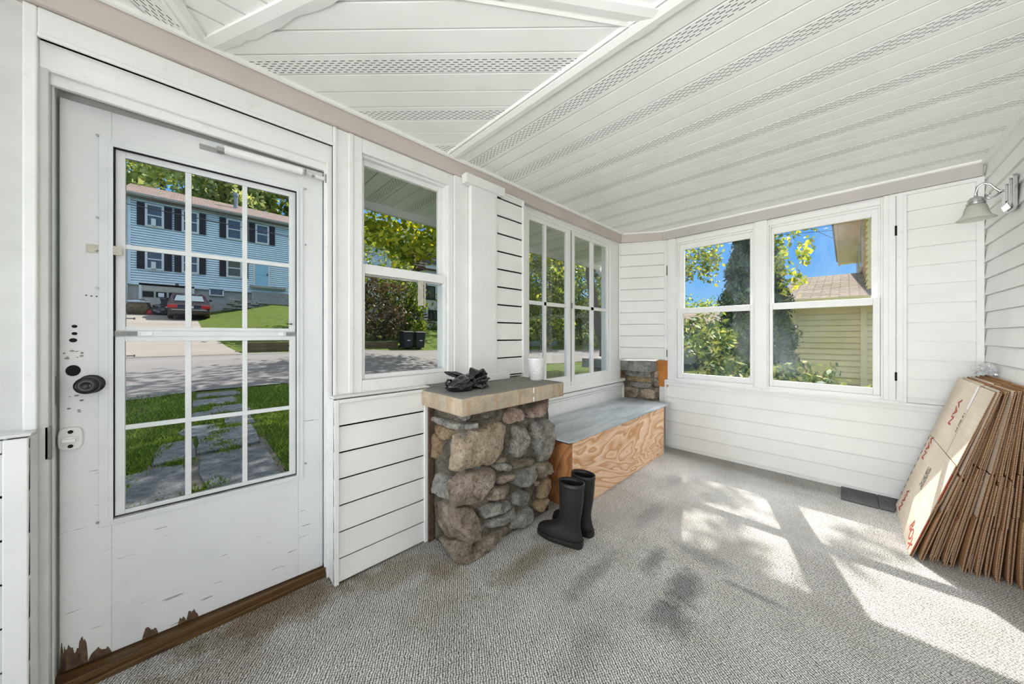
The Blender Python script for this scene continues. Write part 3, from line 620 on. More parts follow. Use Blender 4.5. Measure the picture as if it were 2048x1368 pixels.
# ================================================================== WINDOWS
def xbox(b): return lambda u0, u1, d0, d1, z0, z1: b.box(u0, u1, d0, d1, z0, z1)
def ybox(b): return lambda u0, u1, d0, d1, z0, z1: b.box(d0, d1, u0, u1, z0, z1)
def sash(name, root, bf_, u0, u1, z0, z1, l, r, bt, tp, d0, d1, glass='glass', bars=()):
    b = MB(); b.ring(bf_(b), u0, u1, z0, z1, l, r, bt, tp, d0, d1)
    s = b.build(name, 'paint', root, bevel=.003)
    if bars:
        m = MB(); f = bf_(m)
        for a, c, zz0, zz1 in bars: f(a, c, d0 + .004, d1 - .004, zz0, zz1)
        m.build('glazing_bar', 'paint', s, bevel=.002)
    g = MB(); dm = (d0 + d1) / 2; bf_(g)(u0 + l - .004, u1 - r + .004, dm - .0015, dm + .0015, z0 + bt - .004, z1 - tp + .004); g.build('glass_pane', glass, s)
    return s
w1 = sroot('window_1', 'white sash window with two panes between door and post', 'window', (.93, 1.85, .94))
b = MB(); b.ring(xbox(b), .612, 1.246, .934, 2.318, .046, .040, .066, .078, 1.838, 1.97); b.ring(xbox(b), .655, 1.208, .998, 2.242, .012, .012, .010, .014, 1.862, 1.96)
b.build('window_frame', 'paint', w1, bevel=.003)
sash('upper_sash', w1, xbox, .667, 1.198, 1.582, 2.230, .020, .034, .056, .030, 1.892, 1.918)
sash('lower_sash', w1, xbox, .662, 1.204, 1.004, 1.640, .016, .020, .024, .054, 1.856, 1.884)
b = MB(); b.box(1.00, 1.035, 1.856, 1.862, 1.43, 1.585).box(1.042, 1.05, 1.857, 1.860, 1.42, 1.585).build('hanging_tape', 'tape', w1)
w2 = sroot('window_2', 'pair of white casement windows of four panes each above the bench', 'window', (2.8, 1.88, .74))
b = MB(); b.ring(xbox(b), 1.965, 3.62, .735, 2.318, .035, .235, .02, .05, 1.868, 1.985); b.box(1.90, 3.70, 1.845, 1.99, .70, .735).box(1.90, 1.97, 1.85, 1.99, .70, 2.318)
b.build('window_frame', 'paint', w2, bevel=.003)
for (u0, u1, ga, gb, ba, bb) in ((2.0, 2.632, 2.036, 2.567, 2.233, 2.267), (2.640, 3.386, 2.699, 3.335, 2.998, 3.052)):
    sash('casement_sash', w2, xbox, u0, u1, .755, 2.268, ga - u0, u1 - gb, .095, .040, 1.874, 1.906, 'dusty' if u0 > 2.5 else 'glass',
         ((ba, bb, .850, 2.228), (ga, gb, 1.509, 1.543)))
MB().box(2.628, 2.645, 1.862, 1.872, 1.505, 1.56).box(2.6325, 2.6395, 1.870, 1.874, .80, 2.26).build('window_catch', 'tarn', w2, bevel=.002)
def far_window(n, label, u0, u1, gl, gr, cyl, glass):
    w = sroot('window_%d' % n, label, 'window', (3.85, (u0 + u1) / 2, .76))
    b = MB(); b.ring(ybox(b), u0, u1, .745, 2.305, .012, .012, .03, .045, 3.815, 3.95); b.ring(ybox(b), u0 + .012, u1 - .012, .77, 2.262, .012, .012, .014, .018, 3.84, 3.94)
    b.build('window_frame', 'paint', w, bevel=.003)
    sash('upper_sash', w, ybox, u0 + .016, u1 - .016, 1.486, 2.250, gl - u0 - .016, u1 - .016 - gr, .056, .062, 3.868, 3.896, glass)
    sash('lower_sash', w, ybox, u0 + .014, u1 - .014, .775, 1.540, gl - u0 - .020, u1 - .014 - gr - .004, .054, .058, 3.832, 3.860, glass)
    return w
far_window(3, 'left sash window of the far wall, clouded by dust', .604, 1.318, .652, 1.244, 0, 'dusty')
far_window(4, 'right sash window of the far wall facing the yellow house', -.200, .512, -.142, .470, 0, 'dusty')
b = MB().box(3.808, 3.95, .512, .604, .745, 2.318).box(3.812, 3.95, 1.318, 1.402, .735, 2.318).box(3.812, 3.95, -.228, -.200, .745, 2.318).box(3.808, 3.85, -.300, -.226, .74, 2.318).box(3.795, 3.90, -.285, 1.42, .728, .750)
tw = struct(b.build('trim_7', 'paint', bevel=.003), 'white casing and mullion around the two far windows', 'window casing')
MB().box(3.8065, 3.809, -.270, -.258, 2.00, 2.075).box(3.8065, 3.809, -.270, -.258, .90, .965).box(3.8065, 3.809, -.2655, -.2635, .76, 2.30).build('hinge_slot', 'hole', tw)
# ================================================================== STONE PIER
STONES = [
  ('F','tan',[(1.018,0.691),(1.091,0.708),(1.225,0.712),(1.259,0.728),(1.347,0.712),(1.385,0.677),(1.364,0.569),(1.315,0.506),(1.247,0.483),(1.116,0.503),(1.002,0.517),(1.009,0.568)]),
  ('F','pink',[(1.36,0.74),(1.389,0.774),(1.432,0.795),(1.5,0.778),(1.532,0.738),(1.514,0.706),(1.455,0.699),(1.385,0.695)]),
  ('F','pink',[(1.561,0.753),(1.639,0.767),(1.787,0.8),(1.798,0.742),(1.765,0.709),(1.67,0.694),(1.57,0.705)]),
  ('F','grey',[(1.432,0.68),(1.547,0.658),(1.57,0.559),(1.556,0.468),(1.468,0.471),(1.428,0.51),(1.441,0.597)]),
  ('F','grey',[(1.609,0.636),(1.717,0.666),(1.821,0.633),(1.855,0.548),(1.855,0.47),(1.798,0.378),(1.696,0.374),(1.634,0.494)]),
  ('F','grey',[(1.267,0.472),(1.356,0.474),(1.405,0.436),(1.393,0.414),(1.29,0.438)]),
  ('F','grey',[(1.473,0.379),(1.639,0.383),(1.67,0.301),(1.622,0.265),(1.509,0.263),(1.464,0.29)]),
  ('F','grey',[(1.165,0.26),(1.261,0.254),(1.405,0.212),(1.422,0.177),(1.331,0.174),(1.18,0.198)]),
  ('F','grey',[(1.231,0.156),(1.331,0.156),(1.455,0.152),(1.455,0.102),(1.356,0.095),(1.231,0.111)]),
  ('F','grey',[(1.455,0.243),(1.547,0.237),(1.574,0.196),(1.556,0.147),(1.439,0.17)]),
  ('F','grey',[(1.422,0.025),(1.455,0.095),(1.603,0.11),(1.622,0.036),(1.509,0.013)]),
  ('F','brown',[(0.993,0.454),(1.031,0.471),(1.173,0.49),(1.275,0.449),(1.315,0.389),(1.217,0.341),(1.173,0.297),(1.012,0.317),(0.996,0.35)]),
  ('F','brown',[(1.409,0.441),(1.612,0.428),(1.629,0.411),(1.583,0.386),(1.422,0.415)]),
  ('F','brown',[(1.306,0.396),(1.422,0.388),(1.434,0.36),(1.331,0.348),(1.29,0.364)]),
  ('F','brown',[(1.231,0.314),(1.275,0.346),(1.405,0.328),(1.405,0.272),(1.315,0.256),(1.238,0.272)]),
  ('F','brown',[(1.038,0.009),(1.038,0.071),(1.144,0.06),(1.246,0.064),(1.388,0.07),(1.396,0.017),(1.261,-0.004),(1.116,0.001)]),
  ('F','brown',[(1.639,0.37),(1.807,0.363),(1.807,0.273),(1.691,0.262)]),
  ('F','brown',[(1.012,0.312),(1.116,0.278),(1.151,0.215),(1.151,0.105),(1.085,0.109),(1.035,0.131)]),
  ('F','ochre',[(1.68,0.206),(1.797,0.25),(1.802,0.166),(1.68,0.133)]),
  ('F','ochre',[(1.622,0.123),(1.775,0.12),(1.775,0.039),(1.66,0.049)]),
  ('L','grey',[(1.775,0.748),(1.717,0.762),(1.433,0.767),(1.376,0.778),(1.376,0.747),(1.489,0.727),(1.757,0.724)]),
  ('L','grey',[(1.544,0.667),(1.447,0.705),(1.452,0.602),(1.47,0.503),(1.537,0.496)]),
  ('L','grey',[(1.723,0.427),(1.498,0.437),(1.461,0.312),(1.667,0.306),(1.754,0.294)]),
  ('L','ochre',[(1.749,0.696),(1.7,0.717),(1.518,0.721),(1.544,0.675),(1.614,0.638),(1.667,0.648)]),
  ('L','ochre',[(1.775,0.649),(1.667,0.639),(1.658,0.572),(1.717,0.503),(1.763,0.505)]),
  ('L','brown',[(1.689,0.27),(1.461,0.301),(1.442,0.145),(1.593,0.094),(1.678,0.138)]),
  ('L','brown',[(1.678,0.062),(1.415,0.142),(1.438,0.024),(1.461,0.007),(1.593,0.04)]),
]
from mathutils import noise as mnoise
def rough_box(x0, x1, y0, y1, z0, z1, n, amp, seed, flat_top=False, rnd=.0):
    """box with subdivided sides pushed in and out by noise"""
    bm = bmesh.new(); bmesh.ops.create_cube(bm, size=1)
    for v in bm.verts: v.co = Vector((x0 + (v.co.x + .5) * (x1 - x0), y0 + (v.co.y + .5) * (y1 - y0), z0 + (v.co.z + .5) * (z1 - z0)))
    if rnd: bmesh.ops.bevel(bm, geom=bm.edges[:], offset=rnd, segments=2, affect='EDGES', profile=.5)
    bmesh.ops.subdivide_edges(bm, edges=bm.edges[:], cuts=n, use_grid_fill=True)
    for v in bm.verts:
        d = Vector([mnoise.noise(v.co * 7 + Vector((seed, k * 9, 3))) + .5 * mnoise.noise(v.co * 22 + Vector((seed, k * 5, 7))) for k in range(3)]) * amp
        if v.co.z <= z0 + .001: d.z = 0
        v.co += d
    b = MB(); bm.verts.ensure_lookup_table(); b.add([v.co[:] for v in bm.verts], [tuple(v.index for v in f.verts) for f in bm.faces]); bm.free(); return b
def stone(mb, pts, plane, base, depth, out, seed):
    """one fieldstone: traced outline on plane 'F' (x,z at y=base) or 'L' (y,z at x=base), broken into facets, standing out towards -axis"""
    rnd = random.Random(seed); P = [Vector(p) for p in pts]
    for _ in range(3):
        Q = []
        for i, p in enumerate(P):
            q = P[(i + 1) % len(P)]
            if _ < 1: k = rnd.uniform(.08, .22); Q += [p.lerp(q, k), p.lerp(q, 1 - k)]
            else: Q += [p, p.lerp(q, .5)]
        P = Q
    c = sum(P, Vector((0, 0))) / len(P); rad = sum((p - c).length for p in P) / len(P)
    P = [p + (p - c).normalized() * (mnoise.noise(Vector((p.x * 30, p.y * 30, seed * 2.1))) * .010 + mnoise.noise(Vector((p.x * 85, p.y * 85, seed))) * .004) for p in P]
    planes = [(Vector((math.cos(a), math.sin(a))) * rnd.uniform(.25, .75), rnd.uniform(.95, 1.25)) for a in [rnd.uniform(0, 6.28) for _ in range(4)]]
    rings = []
    for sc_, dp in ((1.05, -depth), (1.03, 0), (1.0, .45), (.955, .80), (.89, .95), (.80, 1), (.70, 1), (.58, 1), (.45, 1), (.30, 1), (.15, 1), (.04, 1)):
        r = []
        for k, p in enumerate(P):
            q = c + (p - c) * sc_; v3 = Vector((q.x, q.y, seed * 1.7))
            if dp > 0:
                f = min([o - g.dot(q - c) / rad for g, o in planes] + [1.15]); f = max(f, .25)
                nz = mnoise.noise(v3 * 14) * .28 + (.5 - abs(mnoise.noise(v3 * 27))) * .22 + mnoise.noise(v3 * 60) * .16
                h = out * dp * (f + nz)
            else: h = dp
            z = max(q.y, .004); r.append((q.x, base - h, z) if plane == 'F' else (base - h, q.x, z))
        rings.append(r)
    mb.loft(rings)
KEYS = ['tan', 'pink', 'grey', 'brown', 'ochre']
pier = thing('stone_pier', 'fieldstone pier with a thick concrete cap between the sash window and the bench', 'stone pier', (1.4, 1.62, 0))
core = rough_box(1.054, 1.812, 1.482, 1.84, 0, .832, 34, .011, 2); core.build('mortar_core', 'mortar', pier, smooth=True)
b = MB()
for i, (pl, key, pts) in enumerate(STONES):
    b.cur = KEYS.index(key); stone(b, pts, pl, 1.478 if pl == 'F' else 1.054, .03, .050 if pl == 'F' else .034, i + 1)
rs = random.Random(8)
for k in range(26):   # small filler stones in the joints
    x = rs.uniform(1.06, 1.80); z = rs.uniform(.02, .80); r = rs.uniform(.018, .038); b.cur = rs.choice([2, 3, 3, 2, 4])
    stone(b, [(x + r * rs.uniform(.8, 1.4) * math.cos(a), z + r * rs.uniform(.5, .8) * math.sin(a)) for a in (0, .9, 1.9, 3.0, 4.1, 5.2)], 'F', 1.482, .02, .022, 50 + k)
for k in range(6):    # right flank facing the bench
    z = .07 + k * .13
    b.cur = (3, 2, 4, 3, 2, 1)[k]; o = len(b.v)
    stone(b, [(1.50, z - .05), (1.66, z - .055), (1.80, z - .05), (1.81, z + .05), (1.64, z + .058), (1.49, z + .05)], 'L', 0, .03, .03, 80 + k)
    b.v[o:] = [(1.812 - x, y, zz) for x, y, zz in b.v[o:]]
b.build('stonework', KEYS, pier, auto=48)
cap = rough_box(.972, 1.835, 1.362, 1.835, .826, .922, 10, .0045, 6, rnd=.010); cap.build('cap_slab', 'concrete', pier, auto=60)
MB().box(1.5135, 1.5165, 1.3545, 1.36, .885, .919).build('mortar_drip', 'label', pier); MB().box(1.5135, 1.5165, 1.3545, 1.36, .832, .862).build('mortar_drip', 'label', pier)
MB().box(1.013, 1.045, 1.75, 1.862, 0, .825).build('backing_strip', 'rot', pier)
# far corner pier, running out through the wall
pc = thing('corner_pier', 'smaller fieldstone pier with grey cap in the far corner behind the bench', 'stone pier', (3.72, 1.75, 0))
rough_box(3.725, 3.95, 1.515, 2.32, 0, .832, 9, .010, 11).build('mortar_core', 'mortar', pc, smooth=True)
rough_box(3.628, 4.05, 1.520, 2.41, .832, .948, 7, .004, 12, rnd=.008).build('cap_slab', mk_stone('grey_cap_concrete', (.30, .30, .28), (.42, .42, .395), (.52, .52, .49)), pc, auto=60)
b = MB(); o = 0
for i, (ky, y0, y1, z0, z1) in enumerate((('grey', 1.56, 1.86, .755, .83), ('ochre', 1.52, 1.84, .70, .76), ('grey', 1.54, 1.80, .635, .70), ('brown', 1.70, 1.90, .50, .63), ('tan', 1.515, 1.68, .52, .63), ('brown', 1.52, 1.9, .40, .50), ('grey', 1.52, 1.9, .25, .39), ('brown', 1.52, 1.9, .05, .24))):
    b.cur = KEYS.index(ky); ym = (y0 + y1) / 2
    stone(b, [(y0, z0 + .006), (ym, z0), (y1, z0 + .01), (y1, z1 - .008), (ym, z1), (y0, z1 - .004)], 'L', 3.735, .02, .026, 200 + i)
for i, (ky, z0, z1) in enumerate((('tan', .76, .83), ('grey', .66, .75), ('brown', .52, .65), ('grey', .38, .51), ('brown', .2, .37), ('grey', .03, .19))):
    b.cur = KEYS.index(ky); stone(b, [(3.735, z0), (3.82, z0 - .004), (3.93, z0), (3.93, z1), (3.82, z1 + .004), (3.735, z1 - .004)], 'F', 1.525, .02, .022, 220 + i)
for i in range(6):
    b.cur = KEYS.index(('grey', 'brown', 'tan')[i % 3]); z0 = .02 + i * .135
    stone(b, [(1.98, z0), (2.15, z0), (2.30, z0 + .01), (2.30, z0 + .12), (2.1, z0 + .125), (1.98, z0 + .12)], 'L', 3.735, .02, .03, 240 + i)
b.build('stonework', KEYS, pc, auto=48)
# ================================================================== BENCH BOX
be = thing('storage_bench', 'plywood storage bench with grey lid under the casement windows', 'bench', (2.73, 1.6, 0))
MB().box(1.921, 3.541, 1.338, 1.356, 0.0, .494).build('front_panel', 'ply', be, bevel=.0015)
MB().box(1.921, 1.939, 1.357, 1.852, 0.0, .494).build('side_panel', 'plyend', be, bevel=.0015)
MB().box(3.523, 3.541, 1.357, 1.852, 0.0, .494).build('side_panel', 'plyend', be, bevel=.0015)
lid = MB().prism([(1.898, 1.326), (3.02, 1.326), (3.05, 1.334), (3.22, 1.332), (3.25, 1.324), (3.685, 1.335), (3.70, 1.36), (3.70, 1.855), (1.845, 1.855), (1.86, 1.34)], .494, .506, 'z').build('lid', 'lid', be, bevel=.001)
MB().box(1.87, 1.925, 1.345, 1.86, .483, .494).box(1.925, 3.52, 1.356, 1.372, .44, .494).build('lid_batten', 'rubber', be)
# ================================================================== THINGS ON THE PIER
vz = thing('planter_cup', 'small white embossed planter cup on the pier cap', 'planter', (1.785, 1.575, .922))
prof = []; b = MB(); N = 40; rings = []
for i in range(25):
    z = .155 * i / 24; r0 = .043 + .0175 * (z / .155)
    rings.append([((r0 + .0042 * abs(math.sin(math.pi * (k / 5 + .5 * (int(z / .019) % 2)))) * math.sin(math.pi * ((z / .019) % 1)) ** .7) * math.cos(2 * math.pi * k / N), (r0 + .0042 * abs(math.sin(math.pi * (k / 5 + .5 * (int(z / .019) % 2)))) * math.sin(math.pi * ((z / .019) % 1)) ** .7) * math.sin(2 * math.pi * k / N), z) for k in range(N)])
for r, z in ((.0615, .158), (.0575, .158), (.055, .12), (.046, .03), (.040, .012)): rings.append([(r * math.cos(2 * math.pi * k / N), r * math.sin(2 * math.pi * k / N), z) for k in range(N)])
b.loft(rings); b.build('cup_body', 'ceramic', vz, local=True, auto=50)
def crumple(center, rad, seed, amp, rot=0, n=5):
    bm = bmesh.new(); bmesh.ops.create_icosphere(bm, subdivisions=n, radius=1); rm = Matrix.Rotation(rot, 3, 'Z')
    for v in bm.verts:
        c = v.co.copy(); k = 0
        for j, (f, a) in enumerate(((1.3, .60), (2.7, .42), (6, .14))):
            q = c * f + Vector((seed, j * 11, 2)); k += (1 - 2.4 * abs(mnoise.noise(q))) * a
        w = mnoise.noise(c * 4 + Vector((seed, 0, 4))) * .2
        c = c * (1 + amp * (k - .3)) + Vector((c.y * w, -c.x * w, 0)); c = Vector((c.x * rad[0], c.y * rad[1], c.z * rad[2]))
        c = rm @ c + Vector(center); c.z = max(c.z, 0.001 if c.z < .02 else c.z); v.co = c
    b = MB(); bm.verts.ensure_lookup_table(); b.add([v.co[:] for v in bm.verts], [tuple(v.index for v in f.verts) for f in bm.faces]); bm.free(); return b
bg = thing('plastic_bag', 'crumpled shiny black plastic bag on the pier cap', 'plastic bag', (1.18, 1.60, .924), R(-2))
def folds(c0, c1, ry, rz, seed, n1=6, n2=11, amp=.2, taper=.75, lift=0):
    """gathered film: a spindle from c0 to c1 with lengthwise pleats"""
    c0, c1 = Vector(c0), Vector(c1); ax = (c1 - c0); L = ax.length; ax.normalize(); sd = ax.cross(Vector((0, 0, 1))).normalized(); up = sd.cross(ax); rings = []; NR, NA = 40, 96
    for i in range(NR + 1):
        t = i / NR; env = max(.03, math.sin(math.pi * min(1, max(0, t * .94 + .03))) ** taper); r = []
        for k in range(NA):
            th = 2 * math.pi * k / NA
            v = Vector((math.cos(th) * 1.6, math.sin(th) * 1.6, t * 4 + seed * 7))
            m = 1 + amp * math.sin(n1 * th + 3.1 * t + seed + 1.5 * mnoise.noise(v)) + amp * .55 * math.sin(n2 * th - 5 * t + 2 * seed + 2 * mnoise.noise(v * 1.7)) + .30 * mnoise.noise(v * .9) + .07 * mnoise.noise(v * 4)
            p = c0 + ax * (L * t) + sd * (math.cos(th) * ry * env * m) + up * (math.sin(th) * rz * env * m); p.z = max(p.z, .001 + .003 * (k % 3 == 0)); r.append(tuple(p))
        rings.append(r)
    return rings
b = MB().loft(folds((-.155, -.045, .030), (.05, .0, .034), .062, .042, 2, 3, 7, .10, .55)); b.loft(folds((.00, -.01, .035), (.165, .035, .050), .070, .060, 5, 7, 13, .22, .6)); b.loft(folds((-.03, .0, .05), (.06, -.05, .03), .045, .03, 8, 5, 9, .2))
b.build('bag_body', 'bag', bg, local=True, auto=55)
b = MB().loft(folds((-.125, .045, .104), (.05, .01, .050), .022, .016, 11, 4, 7, .2, .6)); b.build('bag_flap', 'bag', bg, local=True, auto=55)
b = MB().tube([(-.135 + .028 * math.cos(a) * 1.0, -.02 + .012 * math.cos(a), .040 + .026 * math.sin(a)) for a in [R(40 + 14 * k) for k in range(22)]], [.006 + .003 * math.sin(k * 1.7) for k in range(22)], 7); b.build('bag_handle', 'bag', bg, local=True, smooth=True)
# ================================================================== RUBBER BOOTS
def boot(name, label, loc, rz):
    root = thing(name, label, 'boot', loc, rz, 'pair of black rubber boots'); NV = 36
    # slices: height, back, front, half width, outline squareness ; local +y towards the toe
    S = [(.022, .002, .282, .047, 2.6), (.035, -.003, .286, .050, 2.5), (.050, -.004, .284, .050, 2.4), (.064, -.002, .275, .049, 2.3), (.078, .001, .255, .047, 2.2), (.090, .004, .226, .045, 2.1), (.104, .007, .190, .043, 2.1), (.122, .009, .160, .0415, 2.0), (.145, .008, .144, .042, 2.0),
         (.175, .003, .138, .044, 2.0), (.21, -.003, .137, .047, 2.0), (.26, -.009, .138, .051, 2.0), (.31, -.013, .139, .054, 2.0), (.352, -.015, .139, .0555, 2.0), (.366, -.016, .140, .0565, 2.0)]
    def ringz(z, y0, y1, w, p, grow=0):
        c = (y0 + y1) / 2; h = (y1 - y0) / 2 + grow; w += grow; r = []
        for k in range(NV):
            a = 2 * math.pi * k / NV; cx, sy = math.cos(a), math.sin(a)
            x = math.copysign(abs(cx) ** (2 / p), cx) * w; y = math.copysign(abs(sy) ** (2 / p), sy) * h
            if z < .11:
                t = (y + h) / (2 * h); x *= .80 + .20 * math.sin(math.pi * min(1, t * .9 + .05)) - (.10 if .35 < t < .5 else 0) * (z < .04)
            r.append((x, c + y, z))
        return r
    rings = [ringz(*s) for s in S]; z, y0, y1, w, p = S[-1]
    rings += [ringz(z + .003, y0, y1, w, p, .0015), ringz(z + .003, y0, y1, w, p, -.004)] + [ringz(*s, -.0045) for s in S[-2:6:-1]]
    b = MB().loft(rings); b.build('boot_upper', 'rubber', root, local=True, smooth=True)
    rs_ = []
    for zz, g in ((0, .001), (.006, .004), (.020, .004), (.030, .0025)): rs_.append(ringz(zz, S[1][1], S[1][2], S[1][3], 2.6, g))
    b = MB().loft(rs_); b.build('sole', 'rubber', root, local=True, auto=40)
    b = MB().loft([ringz(0.0, -.008, .085, .041, 3), ringz(.018, -.010, .085, .0425, 3), ringz(.034, -.008, .075, .0415, 3)]); b.build('heel', 'rubber', root, local=True, auto=40)
    b = MB().loft([ringz(zz, y0_ , y1_, w_, 2.0, g) for zz, y0_, y1_, w_, g in ((.345, -.015, .139, .0555, .0005), (.349, -.015, .139, .0555, .0022), (.372, -.016, .140, .0565, .0022), (.3725, -.016, .140, .0565, -.004))], False, False); b.build('top_band', 'rubber', root, local=True, smooth=True)
    return root
boot('rubber_boot', 'nearer black rubber boot, toe against the stone pier', (1.630, 1.085, 0), R(13))
boot('rubber_boot', 'farther black rubber boot, half hidden by its partner', (1.765, 1.098, 0), R(4))
# ================================================================== FLOOR TILES BY THE FAR WALL
t1 = tag(MB().box(3.51, 3.80, -.165, .028, .002, .010).build('floor_tile', 'mat', bevel=.001), 'dark slate tile on the carpet by the far wall, farther from the boxes', 'tile', 'loose dark tiles')
t2 = tag(MB().prism([(3.515, -.235), (3.80, -.290), (3.80, -.17), (3.515, -.168)], .002, .011, 'z').build('floor_tile', 'mat', bevel=.001), 'dark slate tile on the carpet by the far wall, tucked behind the boxes', 'tile', 'loose dark tiles')
# ================================================================== FLATTENED CARDBOARD BOXES
def carton(i, yb, yt, zt, x0, x1, label, seed, front=False):
    rnd = random.Random(seed); root = thing('cardboard_box', label, 'cardboard box', ((x0 + x1) / 2, yb, 0), 0, 'flattened cardboard boxes leaning on the wall')
    d = Vector((0, yt - yb, zt)); Ls = d.length; d.normalize(); n = Vector((0, -d.z, d.y))      # n points back towards the wall
    if n.y > 0: n = -n
    def slab_(mb, u0, u1, v0, v1, w0, w1, bow=0):
        """board piece, faces = material 0, cut edges = material 1"""
        P = lambda u, v, w: (u, yb + d.y * v + n.y * w, d.z * v + n.z * w + .001)
        NS = 6; o = len(mb.v); vs = []
        for k in range(NS + 1):
            v = v0 + (v1 - v0) * k / NS; bw = bow * math.sin(math.pi * k / NS)
            vs += [P(u0, v, w0 + bw), P(u1, v, w0 + bw), P(u1, v, w1 + bw), P(u0, v, w1 + bw)]
        fs = []; mi = []
        for k in range(NS):
            a = 4 * k; fs += [(a, a + 1, a + 5, a + 4), (a + 2, a + 3, a + 7, a + 6), (a + 1, a + 2, a + 6, a + 5), (a + 3, a, a + 4, a + 7)]; mi += [0, 0, 1, 1]
        fs += [(0, 3, 2, 1), (4 * NS, 4 * NS + 1, 4 * NS + 2, 4 * NS + 3)]; mi += [1, 1]
        mb.v += vs; mb.f += [tuple(q + o for q in f) for f in fs]; mb.mi += mi
    T = .0042; xm = x0 + (x1 - x0) * (.33 if front else rnd.uniform(.28, .4)); vm = Ls * (.575 if front else rnd.uniform(.5, .64)); g = .0016
    face = 'card' if front or i in (1, 2, 6) else 'cardin'
    b = MB(); slab_(b, xm + g, x1, vm + g, Ls, 0, T); slab_(b, x0, xm - g, vm + g, Ls - rnd.uniform(0, .01), 0.0005, T)
    b.build('upper_panel', [face, 'cardedge'], root)
    b = MB(); slab_(b, xm + g, x1, .0, vm - g, 0, T); slab_(b, x0 + rnd.uniform(0, .012), xm - g, .0, vm - g - rnd.uniform(0, .02), -.0005, T, 0 if front else -.002)
    b.build('lower_panel', [face, 'cardedge'], root)
    b = MB(); slab_(b, x0 + .004, x1 - .003, 0, Ls - rnd.uniform(.002, .012), T + .0025, 2 * T + .0025); b.build('back_panel', ['cardin', 'cardedge'], root)
    b = MB(); fz = rnd.uniform(.26, .34); slab_(b, x0 - rnd.uniform(.002, .012), x0 + .18, .02, fz, -.006, -.002, -.003) if not front else slab_(b, x0 - .004, x0 + .30, .30, .34, .0045, .0065)
    slab_(b, x0 + .01, x1 - .02, fz + .01, fz + .22, 2 * T + .003, 2 * T + .0065); b.build('flap', ['cardin', 'cardedge'], root)
    return root, d, n
TOPS = []
boxspec = [  # yb, yt, zt, x0, x1
 (-.250, -.524, .962, 2.885, 3.660), (-.285, -.531, .958, 2.868, 3.640), (-.322, -.541, .968, 2.905, 3.650), (-.342, -.550, .955, 2.925, 3.62), (-.368, -.559, .972, 2.900, 3.655), (-.392, -.567, .965, 2.915, 3.60),
 (-.425, -.575, .975, 2.880, 3.67), (-.448, -.583, .960, 2.905, 3.63), (-.470, -.591, .978, 2.892, 3.66), (-.500, -.599, .970, 2.910, 3.61), (-.528, -.607, .985, 2.895, 3.66), (-.565, -.616, .976, 2.905, 3.65), (-.598, -.626, .990, 2.890, 3.67)]
ordinal = ['foremost', 'second', 'third', 'fourth', 'fifth', 'sixth', 'seventh', 'eighth', 'ninth', 'tenth', 'eleventh', 'twelfth', 'thirteenth']
first = None
for i, (yb, yt, zt, x0, x1) in enumerate(boxspec):
    lab = 'foremost flattened cardboard box of the stack, with red print and white label' if i == 0 else ('flattened cardboard box leaning last in the stack, against the clapboard wall' if i == 12 else 'flattened cardboard box, %s from the front of the leaning stack' % ordinal[i])
    r_ = carton(i, yb, yt, zt, x0, x1, lab, 40 + i, i == 0)
    if i == 0: first = r_
root, d, n = first; yb, yt, zt, x0, x1 = boxspec[0]
def onbox(u, v, w=-.0012): return Vector((u, yb + d.y * v + n.y * w, d.z * v + n.z * w + .001))
def text_on_box(txt, u, v, size, rot, mat, name, bold=.0):
    cu = bpy.data.curves.new(name, 'FONT'); cu.body = txt; cu.size = size; cu.align_x = 'CENTER'; cu.align_y = 'CENTER'; cu.extrude = .0003; cu.offset = bold
    tmp = bpy.data.objects.new(name, cu); COL.objects.link(tmp); dg = bpy.context.evaluated_depsgraph_get(); me = bpy.data.meshes.new_from_object(tmp.evaluated_get(dg)); bpy.data.objects.remove(tmp)
    X = Vector((-1, 0, 0)); Y = d; Z = X.cross(Y); m3 = Matrix((X, Y, Z)).transposed().to_4x4() @ Matrix.Rotation(rot, 4, 'Z')
    p = onbox(u, v); me.transform(Matrix.Translation(p - origin(root)) @ m3); me.materials.clear(); me.materials.append(M[mat])
    o = bpy.data.objects.new(name, me); COL.objects.link(o); o.parent = root; return o
text_on_box('VAN', 3.36, .80, .085, R(-90), 'redink', 'print', .0015)
text_on_box('VAN', 3.565, .50, .085, R(-90), 'redink', 'print', .0015)
text_on_box('VAN', 3.52, .11, .080, R(-90), 'redink', 'print', .0015)
text_on_box('BOX', 3.03, .065, .095, R(-30), 'redink', 'print', .001)
text_on_box('1.5 CU FT', 3.17, .77, .030, R(-90), 'greyink', 'print', .0008)
text_on_box('BOX CERTIFICATE\nEDGE CRUSH TEST\n32 LBS PER INCH\nSIZE LIMIT 75\nGROSS WT LT 65', 3.30, .36, .018, R(-90), 'greyink', 'print')
b = MB(); q = [onbox(3.145, .99), onbox(3.175, .99), onbox(3.175, .855), onbox(3.145, .855)]; b.add([p for p in q] + [p + n * .0008 for p in q], [(0, 1, 2, 3), (4, 5, 6, 7), (0, 1, 5, 4), (1, 2, 6, 5), (2, 3, 7, 6), (3, 0, 4, 7)]); b.build('paper_label', 'label', root)
for k in range(9):
    MB().tube([onbox(3.652, .10 + k * .055), onbox(3.652, .125 + k * .055)], .0013, 4).build('printed_edge', 'greyink', root)
for (u0_, v0_, u1_, v1_) in ((2.8865, .03, 2.8865, .24), (2.8865, .36, 2.8865, .52)): MB().tube([onbox(u0_, v0_, .0008), onbox(u1_, v1_, .0008)], .0019, 5).build('printed_edge', 'redink', root)
pf = crumple((0, 0, .03), (.055, .025, .035), 31, .7, .4, 4); b = MB(); b.add([(x + 3.60, y - .612, z + .992) for x, y, z in pf.v], pf.f)
tag(b.build('plastic_wrap', 'film', auto=30), 'crumpled clear plastic wrap lying on top of the cardboard stack', 'plastic wrap')
